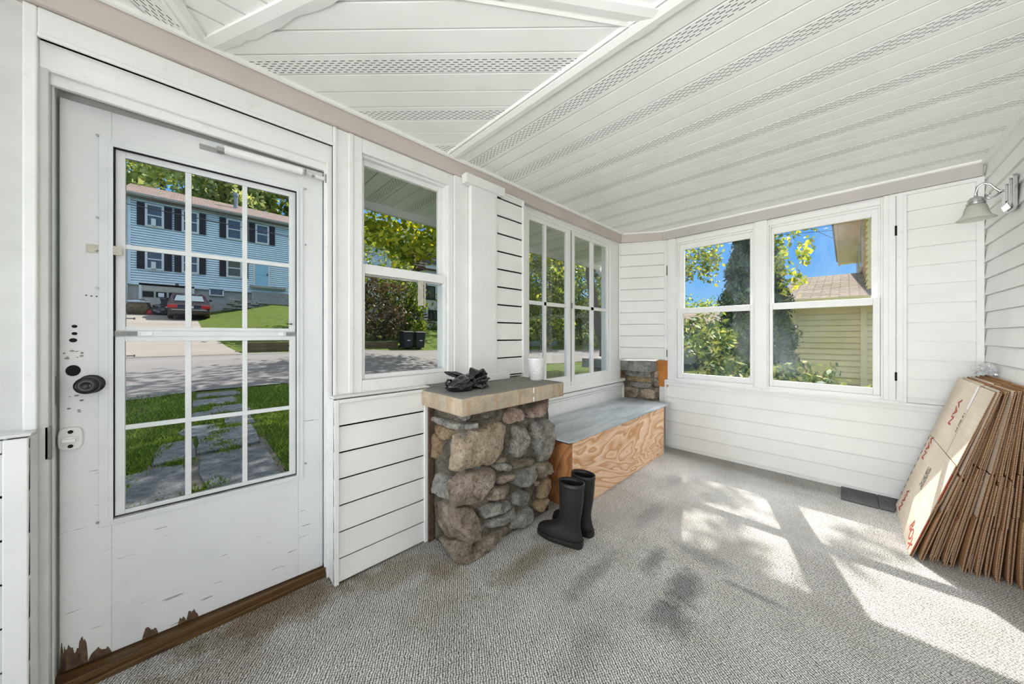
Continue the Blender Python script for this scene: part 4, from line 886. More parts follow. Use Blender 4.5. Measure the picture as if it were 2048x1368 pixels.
# ================================================================== WALL LAMP
wlp = thing('wall_lamp', 'chrome wall lamp with a ribbed bell glass shade', 'wall lamp', (3.245, -.648, 2.03))
oc = [(.050, -.095), (.062, -.078), (.062, .078), (.050, .095), (-.050, .095), (-.062, .078), (-.062, -.078), (-.050, -.095)]
b = MB().prism(oc, 0, .014, 'y').prism([(x * .8, z * .82) for x, z in oc], .014, .024, 'y').prism([(x * .5, z * .55) for x, z in oc], .024, .032, 'y')
for k in range(-3, 4): b.tube([(k * .014, .018, -.088), (k * .014, .030, -.06), (k * .014, .018, -.042)], .004, 6)
b.build('backplate', 'chrome', wlp, local=True, bevel=.002)
b = MB().tube([(0, .02, .02), (.0, .045, .026), (0, .058, .045), (0, .075, .075), (0, .098, .088), (0, .118, .072), (0, .122, .035), (0, .122, .012)], .0065, 12)
b.tube([(0, .040, .022), (0, .058, .004), (0, .078, -.006), (0, .092, .004), (0, .092, .02), (0, .080, .026), (0, .074, .018)], [.006, .006, .0055, .005, .0045, .004, .003], 10); b.build('arm', 'chrome', wlp, local=True, smooth=True)
b = MB().lathe([(.010, .018), (.022, .012), (.031, .0), (.031, -.014), (.036, -.018), (.036, -.028), (.030, -.030)], (0, .122, 0), 28); b.build('socket_cap', 'chrome', wlp, local=True, auto=40)
md = lambda k, z: 1 + (.012 if k % 2 else -.006)
prf = [(.030, -.026), (.036, -.036), (.041, -.052), (.044, -.072), (.049, -.088), (.059, -.102), (.071, -.112)]
b = MB().lathe(prf + [(.0695, -.1135)] + [(r - .003, z) for r, z in prf[::-1]], (0, .122, 0), 72, md, False, False); b.build('glass_shade', 'opal', wlp, local=True, smooth=True)
b = MB().lathe([(.008, -.028), (.012, -.04), (.02, -.056), (.022, -.068), (.016, -.082), (.004, -.088)], (0, .122, 0), 18); b.build('bulb', 'ceramic', wlp, local=True, smooth=True)
# ================================================================== OUTSIDE: eave, ground, street
ev = sroot('roof_eave', 'white porch eave with vented soffit panels above the street windows', 'eave', (0, 0, 0))
soffit_sheet(-4.55, 3.0, 1.985, 2.70, -1.41, S90, 2.33, None, ev, 'eave_soffit')
MB().box(-3.0, 4.62, 2.70, 2.735, 2.268, 2.50).build('fascia', 'housewhite', ev); MB().box(-3.0, 4.6, 1.98, 2.72, 2.40, 2.46).build('eave_deck', 'roofbrown', ev)
gd = struct(MB().tube([(4.60, 2.78, 2.34), (4.60, 2.70, 2.22), (4.62, 2.50, 2.12), (4.72, 2.2, 2.02), (4.80, 2.1, 1.95), (4.80, 2.1, .0)], .045, 10).build('downspout', 'housewhite', smooth=True), 'white downspout at the far end of the eave', 'downspout')
def ground_z(x, y):
    pr = [(-30, -.14), (2, -.10), (4, -.03), (9.6, -.01), (16.5, .53), (18.5, .80), (26, 2.06), (31, 2.66), (45, 4.4), (80, 8)]
    for (a, za), (b_, zb) in zip(pr[:-1], pr[1:]):
        if y <= b_:
            t = max(0, (y - a) / (b_ - a)); z = za + (zb - za) * t; break
    else: z = 8
    z += 1.0 * min(1, max(0, (x - .8) / 2.6)) * min(1, max(0, (y - 19) / 9)) * min(1, max(0, (12 - x) / 4)) * min(1, max(0, (60 - y) / 15))
    return z - .028 * max(0, x - 5) * min(1, max(0, (y - 5) / 8)) - .01 * max(0, x - 5) * (y < 5)
def terrain(name, xs, ys, mat, lift=0.0, bump_=0.0, edge=None):
    b = MB(); vs = []; nx = len(xs)
    for j, y in enumerate(ys):
        for x in xs:
            yy = y + (edge(x, j, len(ys)) if edge else 0); vs.append((x, yy, ground_z(x, yy) + lift + (mnoise.noise(Vector((x * .6, yy * .6, 1))) * bump_ if bump_ else 0)))
    fs = [(j * nx + i, j * nx + i + 1, (j + 1) * nx + i + 1, (j + 1) * nx + i) for j in range(len(ys) - 1) for i in range(nx - 1)]
    return b.add(vs, fs).build(name, mat, smooth=True)
def lin(a, b_, n): return [a + (b_ - a) * k / (n - 1) for k in range(n)]
GX = sorted(set(lin(-30, 80, 56))); GY = sorted(set(lin(-30, 1.8, 12) + lin(2.0, 33, 63) + lin(34, 80, 16)))
struct(terrain('lawn', GX, GY, 'grass', 0, .0), 'green lawn falling gently towards the street and rising beyond it', 'lawn')
wob = lambda x, j, n: .18 * math.sin(x * 1.3) * (j in (0, n - 1)) + .1 * math.sin(x * 3.1 + 1) * (j in (0, n - 1))
struct(terrain('road', lin(-30, 80, 140), lin(9.75, 16.3, 14), 'road', .025, 0, wob), 'grey asphalt street crossing in front of the house', 'road')
b = MB(); n_ = 26; vs = []
for k in range(n_):
    y = 16.1 + (30.9 - 16.1) * k / (n_ - 1); xr = .62 if y > 23 else .62 + (1 - (y - 16.1) / 6.9) ** 2 * .75; xl = -7
    for i in range(9): x = xl + (xr - xl) * i / 8; vs.append((x, y, ground_z(x, y) + .035))
b.add(vs, [(k * 9 + i, k * 9 + i + 1, (k + 1) * 9 + i + 1, (k + 1) * 9 + i) for k in range(n_ - 1) for i in range(8)])
struct(b.build('driveway', 'drive', smooth=True), 'sunlit sloping driveway up to the pale blue house', 'driveway')
# bluestone path
path = sroot('path', 'old bluestone slab path with grass in the joints', 'path', (.2, 5, 0))
rs = random.Random(4)
for (x0, x1, y0, y1) in ((-.62, .03, 2.35, 3.55), (.06, .62, 2.3, 3.45), (-.46, -.02, 3.60, 4.55), (.05, .60, 3.52, 4.70), (-.30, .03, 4.62, 5.50), (.02, .60, 4.78, 5.85), (-.12, .24, 5.62, 6.30), (.30, .66, 5.95, 6.85), (-.05, .22, 6.75, 7.3), (.20, .72, 7.0, 7.75), (-.02, .62, 7.95, 8.7), (.02, .72, 8.95, 9.6)):
    p = [(x0 + rs.uniform(0, .05), y0 + rs.uniform(0, .08)), ((x0 + x1) / 2, y0 + rs.uniform(-.02, .05)), (x1 - rs.uniform(0, .05), y0 + rs.uniform(0, .08)), (x1 + rs.uniform(-.03, .03), (y0 + y1) / 2), (x1 - rs.uniform(0, .06), y1 - rs.uniform(0, .08)), ((x0 + x1) / 2, y1 - rs.uniform(-.02, .05)), (x0 + rs.uniform(0, .06), y1 - rs.uniform(0, .08)), (x0 + rs.uniform(-.03, .03), (y0 + y1) / 2)]
    z = ground_z(0, (y0 + y1) / 2); MB().prism(p, z - .05, z + .016 + rs.uniform(0, .012), 'z').build('path_slab', 'slab', path, bevel=.006)
MB().prism([(-.60, 2.2), (.63, 2.2), (.63, 4.7), (.63, 5.9), (.70, 6.9), (.74, 9.7), (-.04, 9.7), (-.07, 7), (-.14, 5.7), (-.32, 4.7), (-.48, 3.6)], -.09, -.026, 'z').build('path_bed', 'soil', path)
# grass tufts beside and between the slabs
rng = np.random.default_rng(7)
def tufts(name, x, y, h, label, cat, w=.0042):
    n = len(x); z = np.array([ground_z(a, c) for a, c in zip(x, y)]); th = rng.uniform(0, 6.283, n); ln = rng.uniform(-.6, .6, (n, 2)) * h[:, None]
    base = np.stack([x, y, z - .005], 1); dx = np.stack([np.cos(th), np.sin(th), 0 * th], 1) * w; mid = base + np.stack([ln[:, 0] * .3, ln[:, 1] * .3, h * .6], 1); tip = base + np.stack([ln[:, 0], ln[:, 1], h], 1)
    o = quadmesh(name, np.stack([base - dx, base + dx, mid + dx * .7, tip], 1), 'blade'); return tag(o, label, cat, kind='stuff')
n = 46000; gy = rng.uniform(2.2, 9.8, n); gx = rng.uniform(-1.0, 1.0, n) * (.9 + gy * .16) + .25
edge_l = np.interp(gy, [2.2, 3.5, 4.6, 5.6, 7, 9.8], [-.62, -.5, -.32, -.13, -.06, -.02]); edge_r = np.interp(gy, [2.2, 9.8], [.61, .70])
keep = (gx < edge_l + rng.normal(size=n) * .035) | (gx > edge_r + rng.normal(size=n) * .035)
tufts('lawn_grass', gx[keep], gy[keep], rng.uniform(.025, .075, keep.sum()), 'short grass standing along both sides of the slab path', 'grass')
cl = np.array([(.04, 2.95), (.06, 3.1), (.05, 3.55), (.12, 3.7), (.0, 3.6), (.3, 4.75), (.22, 5.0), (.15, 5.3), (.25, 5.6), (.28, 6.0), (.25, 6.5), (.1, 6.5), (.15, 7.45), (.35, 6.9), (.5, 7.85), (.2, 7.85), (-.25, 3.58), (-.1, 4.6), (-.15, 5.55), (.45, 5.9), (.25, 8.82)])
ci = rng.integers(0, len(cl), 4600); q = cl[ci] + rng.normal(size=(4600, 2)) * np.array([.065, .075]); tufts('joint_weeds', q[:, 0], q[:, 1], rng.uniform(.025, .07, 4600), 'weedy grass clumps growing in the path joints', 'grass')
# ================================================================== TREES
def branchy(b, base, top, r0, r1, rnd, n=6, wig=.12):
    base, top = Vector(base), Vector(top); pts = []; L = (top - base).length
    for k in range(n + 1): pts.append(base.lerp(top, k / n) + Vector((rnd.uniform(-1, 1), rnd.uniform(-1, 1), 0)) * wig * L * .2 * (0 < k < n))
    b.tube(pts, [r0 + (r1 - r0) * k / n for k in range(n + 1)], 7)
def tree(name, label, cat, base, crowns, mat, seed, leaf, trunk_r=.16, group=None, limbs=5):
    """crowns: list of (centre, radii, leaf count, clusters, spread)"""
    rng_ = np.random.default_rng(seed); rnd = random.Random(seed); root = thing(name, label, cat, base, 0, group)
    P = np.concatenate([crown_pts(c, r, n, rng_, k, s) for c, r, n, k, s in crowns])
    quadmesh('crown', leaves(P, leaf, rng_), mat, root)
    b = MB(); c0 = Vector(crowns[0][0]); branchy(b, (base[0], base[1], base[2] - .3), c0, trunk_r, trunk_r * .5, rnd)
    for c, r, *_ in crowns:
        for k in range(limbs):
            a = rnd.uniform(0, 6.28); e = Vector(c) + Vector((math.cos(a) * r[0] * .8, math.sin(a) * r[1] * .8, rnd.uniform(-.5, .7) * r[2])); st = Vector(base).lerp(c0, rnd.uniform(.45, 1))
            branchy(b, st, e, trunk_r * .35, .012, rnd, 6, .2)
    b.build('trunk', 'bark', root, smooth=True); return root
G = ground_z
tree('maple_tree', 'large sunlit maple whose lower boughs hang across the street windows', 'tree', (8.2, 8.3, G(8.2, 8.3)),
     [((8.8, 11.0, 8.8), (6.6, 5.2, 3.7), 17000, 85, .12), ((5.0, 9.6, 5.2), (2.6, 1.8, 1.5), 4600, 42, .17), ((10.5, 7.6, 5.4), (3.2, 2.2, 1.5), 3000, 40, .18)], 'leaf_maple', 11, .125, .24)
tree('maple_tree', 'maple beside the end window whose twigs hang in front of the sky', 'tree', (8.6, 5.0, G(8.6, 5)),
     [((8.6, 5.6, 6.6), (3.2, 2.6, 2.4), 9000, 75, .13), ((7.9, 2.30, 3.0), (.55, .60, .72), 1500, 22, .2), ((6.8, .62, 3.0), (.5, .30, .95), 620, 24, .17), ((8.3, 3.4, 3.6), (.9, .9, .8), 1800, 26, .22), ((7.6, 2.22, 6.2), (.95, .50, .85), 2600, 22, .17), ((8.3, 1.55, 6.7), (.5, .20, .45), 170, 6, .2)], 'leaf_maple', 12, .05, .15, limbs=3)
k_ = 0
for (x, y, h, w, m, lab) in ((19.5, 18.4, 9, 3.2, 'leaf_mid', 'leafy roadside tree seen through the left half of the casement window'), (24, 19.5, 11, 3.8, 'leaf_dark', 'tall dark roadside tree behind the casement window meeting rail'), (29, 19.5, 10, 3.8, 'leaf_mid', 'roadside tree seen through the right half of the casement window'),
                            (36, 21, 12, 4.5, 'leaf_dark', 'dark tree farthest along the street through the casement window'), (22, 26, 14, 5.0, 'leaf_mid', 'high tree standing behind the roadside trees'), (33, 29, 15, 6.5, 'leaf_dark', 'high dark tree standing behind the roadside trees')):
    k_ += 1; g0 = G(x, y)
    tree('roadside_tree', lab, 'tree', (x, y, g0), [((x, y, g0 + h * .62), (w, w * .8, h * .42), 3600, 60, .15), ((x, y - .4, g0 + h * .2), (w * 1.05, w * .7, h * .22), 1800, 34, .18)], m, 30 + k_, .19, .2, 'trees across the street', 3)
for (x, y, h, w, m, lab, leaf) in ((7.3, 18.6, 4.2, 1.6, 'leaf_brown', 'half bare brownish shrub across the street behind the timber edging', .10), (9.6, 19.6, 5.0, 1.15, 'leaf_dark', 'dark green conifer shrub beside the white house across the street', .10), (8.0, 21.5, 7.6, 2.4, 'leaf_mid', 'bushy light green tree behind the brownish shrub', .14), (10.6, 20.2, 2.9, .8, 'leaf_mid', 'bright green bush in front of the white house stairs', .09), (6.0, 20.5, 5.4, 1.6, 'leaf_dark', 'dark bush left of the brownish shrub across the street', .12)):
    k_ += 1; g0 = G(x, y)
    tree('street_shrub', lab, 'shrub', (x, y, g0), [((x, y, g0 + h * .52), (w, w * .8, h * .48), 2600, 46, .2)], m, 60 + k_, leaf, .06, 'shrubs across the street', 4)
for (x, y, h, w, m, lab) in ((-6.0, 39, 17.5, 4.8, 'leaf_pine', 'pine behind the left end of the blue house roof'), (-2.0, 41, 18, 4.8, 'leaf_pine', 'big pine behind the middle of the blue house roof'), (2.2, 39.5, 15.5, 2.8, 'leaf_pine', 'narrow pine beside the chimney of the blue house'), (5.6, 41, 15.5, 2.2, 'leaf_mid', 'leafy tree right of the chimney behind the blue house'), (9.8, 42, 14.2, 2.0, 'leaf_dark', 'small tree at the right end of the blue house roof')):
    k_ += 1; g0 = G(x, y)
    tree('hillside_tree', lab, 'tree', (x, y, g0), [((x, y, g0 + h * .60), (w, w, h * .42), 9500, 110, .13)], m, 90 + k_, .23, .25, 'trees behind the blue house', 6)
# tall arborvitae outside the end window
rg = np.random.default_rng(21); n = 30000; t = rg.uniform(0, 1, n) ** .8; zz = t * 3.75 - .05; rr = (.70 + .06 * np.sin(t * 40)) * (1 - t) ** .62 * (rg.uniform(.72, 1.06, n)) + .03 * rg.normal(size=n); th = rg.uniform(0, 6.283, n)
av = thing('arborvitae', 'tall dark conical arborvitae outside the far windows', 'conifer', (7.1, 1.15, -.1))
P = np.stack([7.1 + rr * np.cos(th), 1.15 + rr * np.sin(th) , zz], 1); L_q = leaves(P, .042, rg, .35, -1.2); quadmesh('crown', L_q, 'leaf_cedar', av)
b = MB().tube([(7.1, 1.15, -.15), (7.1, 1.15, 3.4)], [.06, .015], 8); b.build('trunk', 'bark', av, smooth=True)
def bush(name, label, c, r, n, seed, mat, leaf, group=None):
    rg = np.random.default_rng(seed); root = thing(name, label, 'shrub', (c[0], c[1], -.1), 0, group)
    P = crown_pts(c, r, n, rg, 42, .17, .6); P = P[P[:, 2] > -.05]; quadmesh('crown', leaves(P, leaf, rg, .42), mat, root)
    b = MB(); rnd = random.Random(seed)
    for k in range(7): branchy(b, (c[0] + rnd.uniform(-.08, .08), c[1] + rnd.uniform(-.08, .08), -.12), Vector(c) + Vector((rnd.uniform(-.7, .7) * r[0], rnd.uniform(-.7, .7) * r[1], rnd.uniform(0, .6) * r[2])), .014, .005, rnd)
    b.build('stems', 'bark', root, smooth=True); return root
bush('rhododendron', 'glossy rhododendron below the left far window', (5.6, 1.72, .62), (.80, .72, .92), 6500, 5, 'leaf_rhodo', .050, 'rhododendrons by the end wall')
bush('rhododendron', 'smaller sunlit rhododendron below the right far window', (5.15, .42, .33), (.45, .52, .54), 2800, 6, 'leaf_rhodo', .048, 'rhododendrons by the end wall')
for i, (x, y, h, w, lab) in enumerate(((62, 16, 9.0, 6, 'leftmost clump of the far tree line seen through the end window'), (64, 24, 9.6, 6, 'far tree line clump behind the slate blue house'), (60, 10, 8.0, 5, 'far tree line clump beside the arborvitae'))):
    tree('far_tree', lab, 'tree', (x, y, -1), [((x, y, h * .45 - .5), (w, w, h * .5), 2600, 60, .16)], 'leaf_mid', 150 + i, .26, .2, 'far tree line', 2)
# ================================================================== BLUE HOUSE
bh = thing('blue_house', 'pale blue two storey house with dark shutters over a garage across the street', 'house', (4, 34, 2.6)); HY = 31.0
b = MB().box(-2.85, 14, HY + .02, 39, 4.5, 9.95); siding(b, (-2.85, HY + .02), (14, HY + .02), (0, -1), 4.52, 9.9, .155, .045, None, .03); b.build('siding_wall', 'bluesiding', bh)
MB().box(-2.92, 14, HY + .10, 38.8, 1.5, 4.55).build('foundation_wall', 'foundation', bh)
MB().box(-2.93, -2.78, HY - .05, HY + .2, 4.45, 9.9).box(-2.85, 14, HY - .02, HY + .03, 4.42, 4.54).build('corner_board', 'bluesiding', bh)
rf = MB().prism([(HY - .45, 9.86), (HY - .45, 10.02), (HY + 4.5, 12.05), (HY + 9, 10.02), (HY + 9, 9.86)], -3.2, 14.4, 'x').build('roof', 'roofbrown', bh)
MB().box(-3.2, 14.4, HY - .50, HY - .44, 9.84, 10.05).box(-3.2, 14.4, HY - .58, HY - .47, 9.90, 10.02).build('gutter', 'foundation', bh)
MB().tube([(2.38, HY + 2.5, 10.9), (2.38, HY + 2.5, 12.15)], .13, 10).tube([(2.38, HY + 2.5, 12.15), (2.38, HY + 2.5, 12.4)], .19, 10).build('vent_pipe', 'steel', bh, auto=40)
MB().tube([(-2.98, HY - .45, 9.9), (-2.98, HY - .1, 9.4), (-2.98, HY - .1, 2.8)], .07, 8).build('downspout', 'housewhite', bh)
def hwin(x0, x1, z0, z1, sl, sr, ac=False):
    b = MB(); b.ring(xbox(b), x0, x1, z0, z1, .11, .11, .11, .11, HY - .10, HY + .03); b.box(x0 + .1, x1 - .1, HY - .075, HY + .02, (z0 + z1) / 2 - .035, (z0 + z1) / 2 + .035)
    w = b.build('window', 'housewhite', bh); MB().box(x0 + .1, x1 - .1, HY - .05, HY + .01, z0 + .1, z1 - .1).build('pane', 'paneglass', w)
    if ac: MB().box(x0 + .28, x1 - .35, HY - .34, HY, z0 + .05, z0 + .48).box(x0 + .1, x1 - .1, HY - .04, HY - .01, z0 + .05, z0 + .46).build('air_conditioner', 'housewhite', w)
    for a, c in (sl, sr):
        s = MB().box(a, c, HY - .085, HY - .005, z0 + .02, z1 - .02)
        for k in range(22): zz = z0 + .06 + (z1 - z0 - .12) * k / 22; s.box(a + .05, c - .05, HY - .097, HY - .08, zz, zz + .03)
        s.build('shutter', 'shutter', bh)
for (z0, z1) in ((8.16, 9.62), (5.42, 6.78)):
    hwin(-2.19, -1.36, z0, z1, (-2.53, -2.20), (-1.35, -1.00), True); hwin(-.56, .28, z0, z1, (-.90, -.57), (.29, .62)); hwin(1.68, 2.56, z0, z1, (1.32, 1.67), (2.57, 2.90))
    if z0 > 7: hwin(3.32, 4.16, z0, z1, (2.96, 3.31), (4.17, 4.52)); hwin(7.2, 8.0, z0, z1, (6.8, 7.18), (8.02, 8.4))
b = MB(); b.ring(xbox(b), 3.20, 4.22, 4.98, 6.85,   .11, .11, .02, .14, HY - .09, HY + .03); dd = b.build('entry_door', 'housewhite', bh); MB().box(3.31, 4.11, HY - .05, HY + .02, 5.0, 6.72).box(3.36, 4.06, HY - .065, HY - .05, 5.82, 5.90).build('door_leaf', 'doorblue', dd); MB().box(4.02, 4.07, HY - .09, HY - .03, 5.78, 5.95).build('door_handle', 'black', dd)
MB().box(3.0, 5.2, HY - .35, HY + .2, 4.80, 4.95).box(3.1, 14, HY - .12, HY + .2, 2.2, 4.5).build('porch_slab', 'foundation', bh)
b = MB(); b.ring(xbox(b), -2.45, .05, 2.6, 4.62, .12, .12, .02, .20, HY - .02, HY + .12); gdr = b.build('garage_frame', 'housewhite', bh)
b = MB().box(-2.34, -.06, HY + .02, HY + .12, 2.62, 4.44)
for k in range(4):
    x0 = -2.34 + .57 * k
    for z0, z1 in ((2.66, 3.18), (3.2, 3.62), (4.08, 4.42)): b.box(x0 + .04, x0 + .53, HY + .005, HY + .03, z0, z1)
b.build('garage_door', 'garage', gdr); b = MB()
for k in range(4): b.box(-2.34 + .57 * k + .05, -2.34 + .57 * k + .52, HY - .005, HY + .02, 3.68, 4.04)
b.build('garage_pane', 'hole', gdr); MB().box(-1.62, -1.36, HY - .012, HY - .004, 3.72, 3.98).build('notice', 'label', gdr)
b = MB(); b.ring(xbox(b), .78, 1.56, 4.02, 4.48, .08, .08, .07, .07, HY - .02, HY + .12); bw = b.build('basement_window', 'housewhite', bh); MB().box(.84, 1.5, HY + .03, HY + .1, 4.08, 4.42).build('pane', 'paneglass', bw)
MB().box(-.85, -.70, HY - .05, HY, 4.56, 4.66).build('house_number_plate', 'black', bh)
# ---- things on the driveway
def car(name, label, loc, rz, paint):
    root = thing(name, label, 'car', loc, rz); Wd = .86
    prof = [(0, .32), (-.02, .62), (.04, .86), (.18, .94), (.75, .98), (1.28, 1.32), (1.62, 1.42), (2.3, 1.42), (2.65, 1.36), (3.25, .98), (4.1, .90), (4.45, .72), (4.5, .40), (4.4, .22), (.1, .22)]
    rings = []
    for x, k in ((-1, .93), (-.96, .985), (-.8, 1), (.8, 1), (.96, .985), (1, .93)):
        r = []
        for y, z in prof:
            tp = max(0, (z - .95) / .47); r.append((x * Wd * (1 - .20 * tp), 2.2 + (y - 2.2) * k, .22 + (z - .22) * (.94 + .06 * min(1, k * 1.0))))
        rings.append(r)
    MB().loft(rings).build('body', paint, root, local=True, auto=35, bevel=.02)
    MB().add([(-.62, .80, 1.02), (.62, .80, 1.02), (.54, 1.24, 1.31), (-.54, 1.24, 1.31), (-.62, .785, 1.04), (.62, .785, 1.04), (.54, 1.225, 1.33), (-.54, 1.225, 1.33)], [(0, 1, 2, 3), (4, 5, 6, 7), (0, 1, 5, 4), (2, 3, 7, 6), (1, 2, 6, 5), (0, 3, 7, 4)]).build('rear_window', 'carglass', root, local=True)
    for s_ in (-1, 1):
        b = MB(); b.box(s_ * .85, s_ * .48, -.035, .06, .66, .83); b.box(s_ * .87, s_ * .80, -.03, .2, .66, .83); b.build('tail_lamp', 'taillight', root, local=True, bevel=.02)
        b = MB(); b.box(s_ * .86, s_ * 1.02, 2.45, 2.55, .98, 1.10); b.build('wing_mirror', paint, root, local=True, bevel=.03)
        b = MB(); b.add([(s_ * .845, 1.5, 1.0), (s_ * .845, 2.95, 1.0), (s_ * .72, 2.5, 1.33), (s_ * .72, 1.75, 1.35), (s_ * .86, 1.5, 1.0), (s_ * .86, 2.95, 1.0), (s_ * .735, 2.5, 1.33), (s_ * .735, 1.75, 1.35)], [(0, 1, 2, 3), (4, 5, 6, 7), (0, 1, 5, 4), (2, 3, 7, 6), (1, 2, 6, 5), (0, 3, 7, 4)]); b.build('side_window', 'carglass', root, local=True)
        for y in (.85, 3.6):
            b = MB().tube([(s_ * .66, y, .31), (s_ * .87, y, .31)], .31, 20).tube([(s_ * .86, y, .31), (s_ * .88, y, .31)], .19, 14); b.build('wheel', 'rubber', root, local=True, auto=40)
    MB().box(-.84, .84, -.07, .05, .36, .56).build('bumper', paint, root, local=True, bevel=.03); MB().box(-.72, .72, -.075, -.068, .56, .60).build('chrome_strip', 'chrome', root, local=True)
    MB().box(-.17, .17, -.03, -.01, .66, .80).build('number_plate', 'housewhite', root, local=True)
    return root
car('parked_car', 'dark maroon sedan parked on the driveway facing the garage', (-.16, 26.0, G(0, 26.4) - .0), R(0), 'carpaint').rotation_euler.x = R(6.9)
def pile(name, label, cat, c, r, mat, seed, amp=.3):
    q = crumple((0, 0, r[2] * .6), r, seed, amp, 0, 4); b = MB().add([(x + c[0], y + c[1], z + c[2]) for x, y, z in q.v], q.f); return tag(b.build(name, mat, auto=40), label, cat)
pile('junk_heap', 'heap of dull junk by the garage corner', 'junk heap', (-2.35, 29.6, G(0, 29.6)), (.5, .5, .55), 'timber', 3)
pile('folded_tarpaulin', 'pale tarpaulin folded on the junk heap by the garage', 'tarpaulin', (-2.35, 29.5, G(0, 29.6) + .68), (.48, .4, .10), 'tarp', 4, .2)
pile('trash_bag', 'black trash bag lying in front of the garage door', 'trash bag', (-1.35, 29.4, G(0, 29.4)), (.52, .4, .42), 'bag', 6)
pile('red_gas_can', 'small red can between the junk heap and the trash bag', 'can', (-1.86, 29.3, G(0, 29.3)), (.18, .18, .2), 'scarlet', 8, .1)
def wheelie(label, x, y, z, group=None, s=1.0):
    r = thing('wheeled_bin', label, 'bin', (x, y, z), 0, group)
    MB().add([(-.26, -.30, .06), (.26, -.30, .06), (.26, .30, .06), (-.26, .30, .06), (-.32, -.37, 1.0), (.32, -.37, 1.0), (.32, .37, 1.0), (-.32, .37, 1.0)], [(0, 3, 2, 1), (4, 5, 6, 7), (0, 1, 5, 4), (1, 2, 6, 5), (2, 3, 7, 6), (3, 0, 4, 7)]).build('bin_body', 'bin', r, local=True, bevel=.02)
    MB().prism([(-.42, 1.0), (-.42, 1.05), (-.1, 1.12), (.44, 1.06), (.44, 1.0)], -.35, .35, 'x').build('bin_lid', 'bin', r, local=True, bevel=.015)
    for sx in (-1, 1): MB().tube([(sx * .28, .30, .11), (sx * .35, .30, .11)], .11, 14).build('wheel', 'rubber', r, local=True, auto=40)
    MB().box(-.10, .10, -.372, -.352, .50, .55).build('bin_sticker', 'label', r, local=True); r.scale = (s, s, s); return r
wheelie('dark bin beside the parked maroon car', -1.12, 29.3, G(0, 29.3), None, .95)
wheelie('left one of two dark bins at the kerb across the street', 8.42, 17.0, G(8.4, 17), 'bins at the kerb', .88)
wheelie('right one of two dark bins at the kerb across the street', 9.15, 17.0, G(9.1, 17), 'bins at the kerb', .88)
b = MB(); rnd = random.Random(9)
for j in range(7):
    x = 1.35 + j * .06
    while x < 4.6 - j * .25:
        w = rnd.uniform(.35, .8); y = 29.3 + rnd.uniform(-.12, .12) - j * .02; z = G(2, 29.3) + .02 + j * .11; b.box(x, x + w, y, y + .4, z, z + .095); x += w + .03
tag(b.build('stone_stack', 'foundation', bevel=.02), 'low dry stack of flat stones on the slope right of the car', 'stone stack')
te = thing('timber_edging', 'weathered timber edging at the lawn corner by the driveway', 'timber edging', (2.6, 16.9, .6))
MB().box(1.42, 5.5, 16.75, 16.95, .50, .74).build('timber_beam', 'timber', te, bevel=.015); MB().box(1.45, 5.5, 16.78, 16.98, .745, .96).build('timber_beam', 'timber', te, bevel=.015)
te = thing('timber_edging', 'low timber edging along the kerb left of the two bins', 'timber edging', (7, 17.2, .6))
MB().box(5.6, 8.02, 17.1, 17.3, .40, .66).build('timber_beam', 'timber', te, bevel=.015); MB().box(5.6, 8.0, 17.13, 17.33, .665, .93).build('timber_beam', 'timber', te, bevel=.015)
# ================================================================== WHITE MODERN HOUSE
mh = thing('white_house', 'white modern house with black windows, balcony and outside stairs', 'house', (17, 31, 2))
MB().box(13.6, 25, 28, 38, 1.0, 11).build('wall', 'modern', mh)
for x0, x1, z0, z1 in ((15.4, 16.85, 4.68, 5.99), (16.1, 17.1, 2.66, 3.68), (15.5, 17.2, 8.05, 9.5), (14.9, 15.5, 3.0, 3.7)):
    b = MB(); b.ring(xbox(b), x0, x1, z0, z1, .07, .07, .07, .07, 27.93, 28.02); b.box((x0 + x1) / 2 - .03, (x0 + x1) / 2 + .03, 27.94, 28.01, z0, z1); w = b.build('window', 'black', mh); MB().box(x0 + .05, x1 - .05, 27.97, 28.0, z0 + .05, z1 - .05).build('pane', 'paneglass', w)
b = MB().box(12.9, 15.2, 26.9, 28, 7.25, 7.4)
for k in range(6): b.box(12.9, 15.2, 26.9, 26.96, 7.42 + k * .19, 7.55 + k * .19)
b.build('balcony', 'railwood', mh); b = MB().box(15.2, 17.4, 27.8, 28, 7.5, 7.62)
for k in range(12): b.box(13.2 + k * .22, 13.45 + k * .22, 26.6, 27.6, 5.0 - k * .24, 5.08 - k * .24)
b.build('outside_stairs', 'railwood', mh); b = MB().tube([(13.3, 26.6, 5.95), (15.9, 26.6, 3.1)], .035, 6)
for k in range(7): t_ = k / 6; b.tube([(13.3 + 2.6 * t_, 26.6, 5.95 - 2.85 * t_), (13.3 + 2.6 * t_, 26.6, 4.9 - 2.85 * t_)], .025, 6)
b.build('stair_rail', 'black', mh)
rg = np.random.default_rng(77)
for i, (x, y, w, lab) in enumerate(((14.6, 25.6, .8, 'low dark hedge clump below the white house stairs'), (16.0, 25.8, .6, 'low shrub below the patio window of the white house'))):
    r = thing('foundation_shrub', lab, 'shrub', (x, y, G(x, y)), 0, 'low shrubs at the white house'); quadmesh('crown', leaves(crown_pts((x, y, G(x, y) + .35), (w, .4, .42), 500, rg, 20, .25), .08, rg), 'leaf_dark', r); MB().tube([(x, y, G(x, y) - .1), (x, y, G(x, y) + .3)], .03, 6).build('stems', 'bark', r)
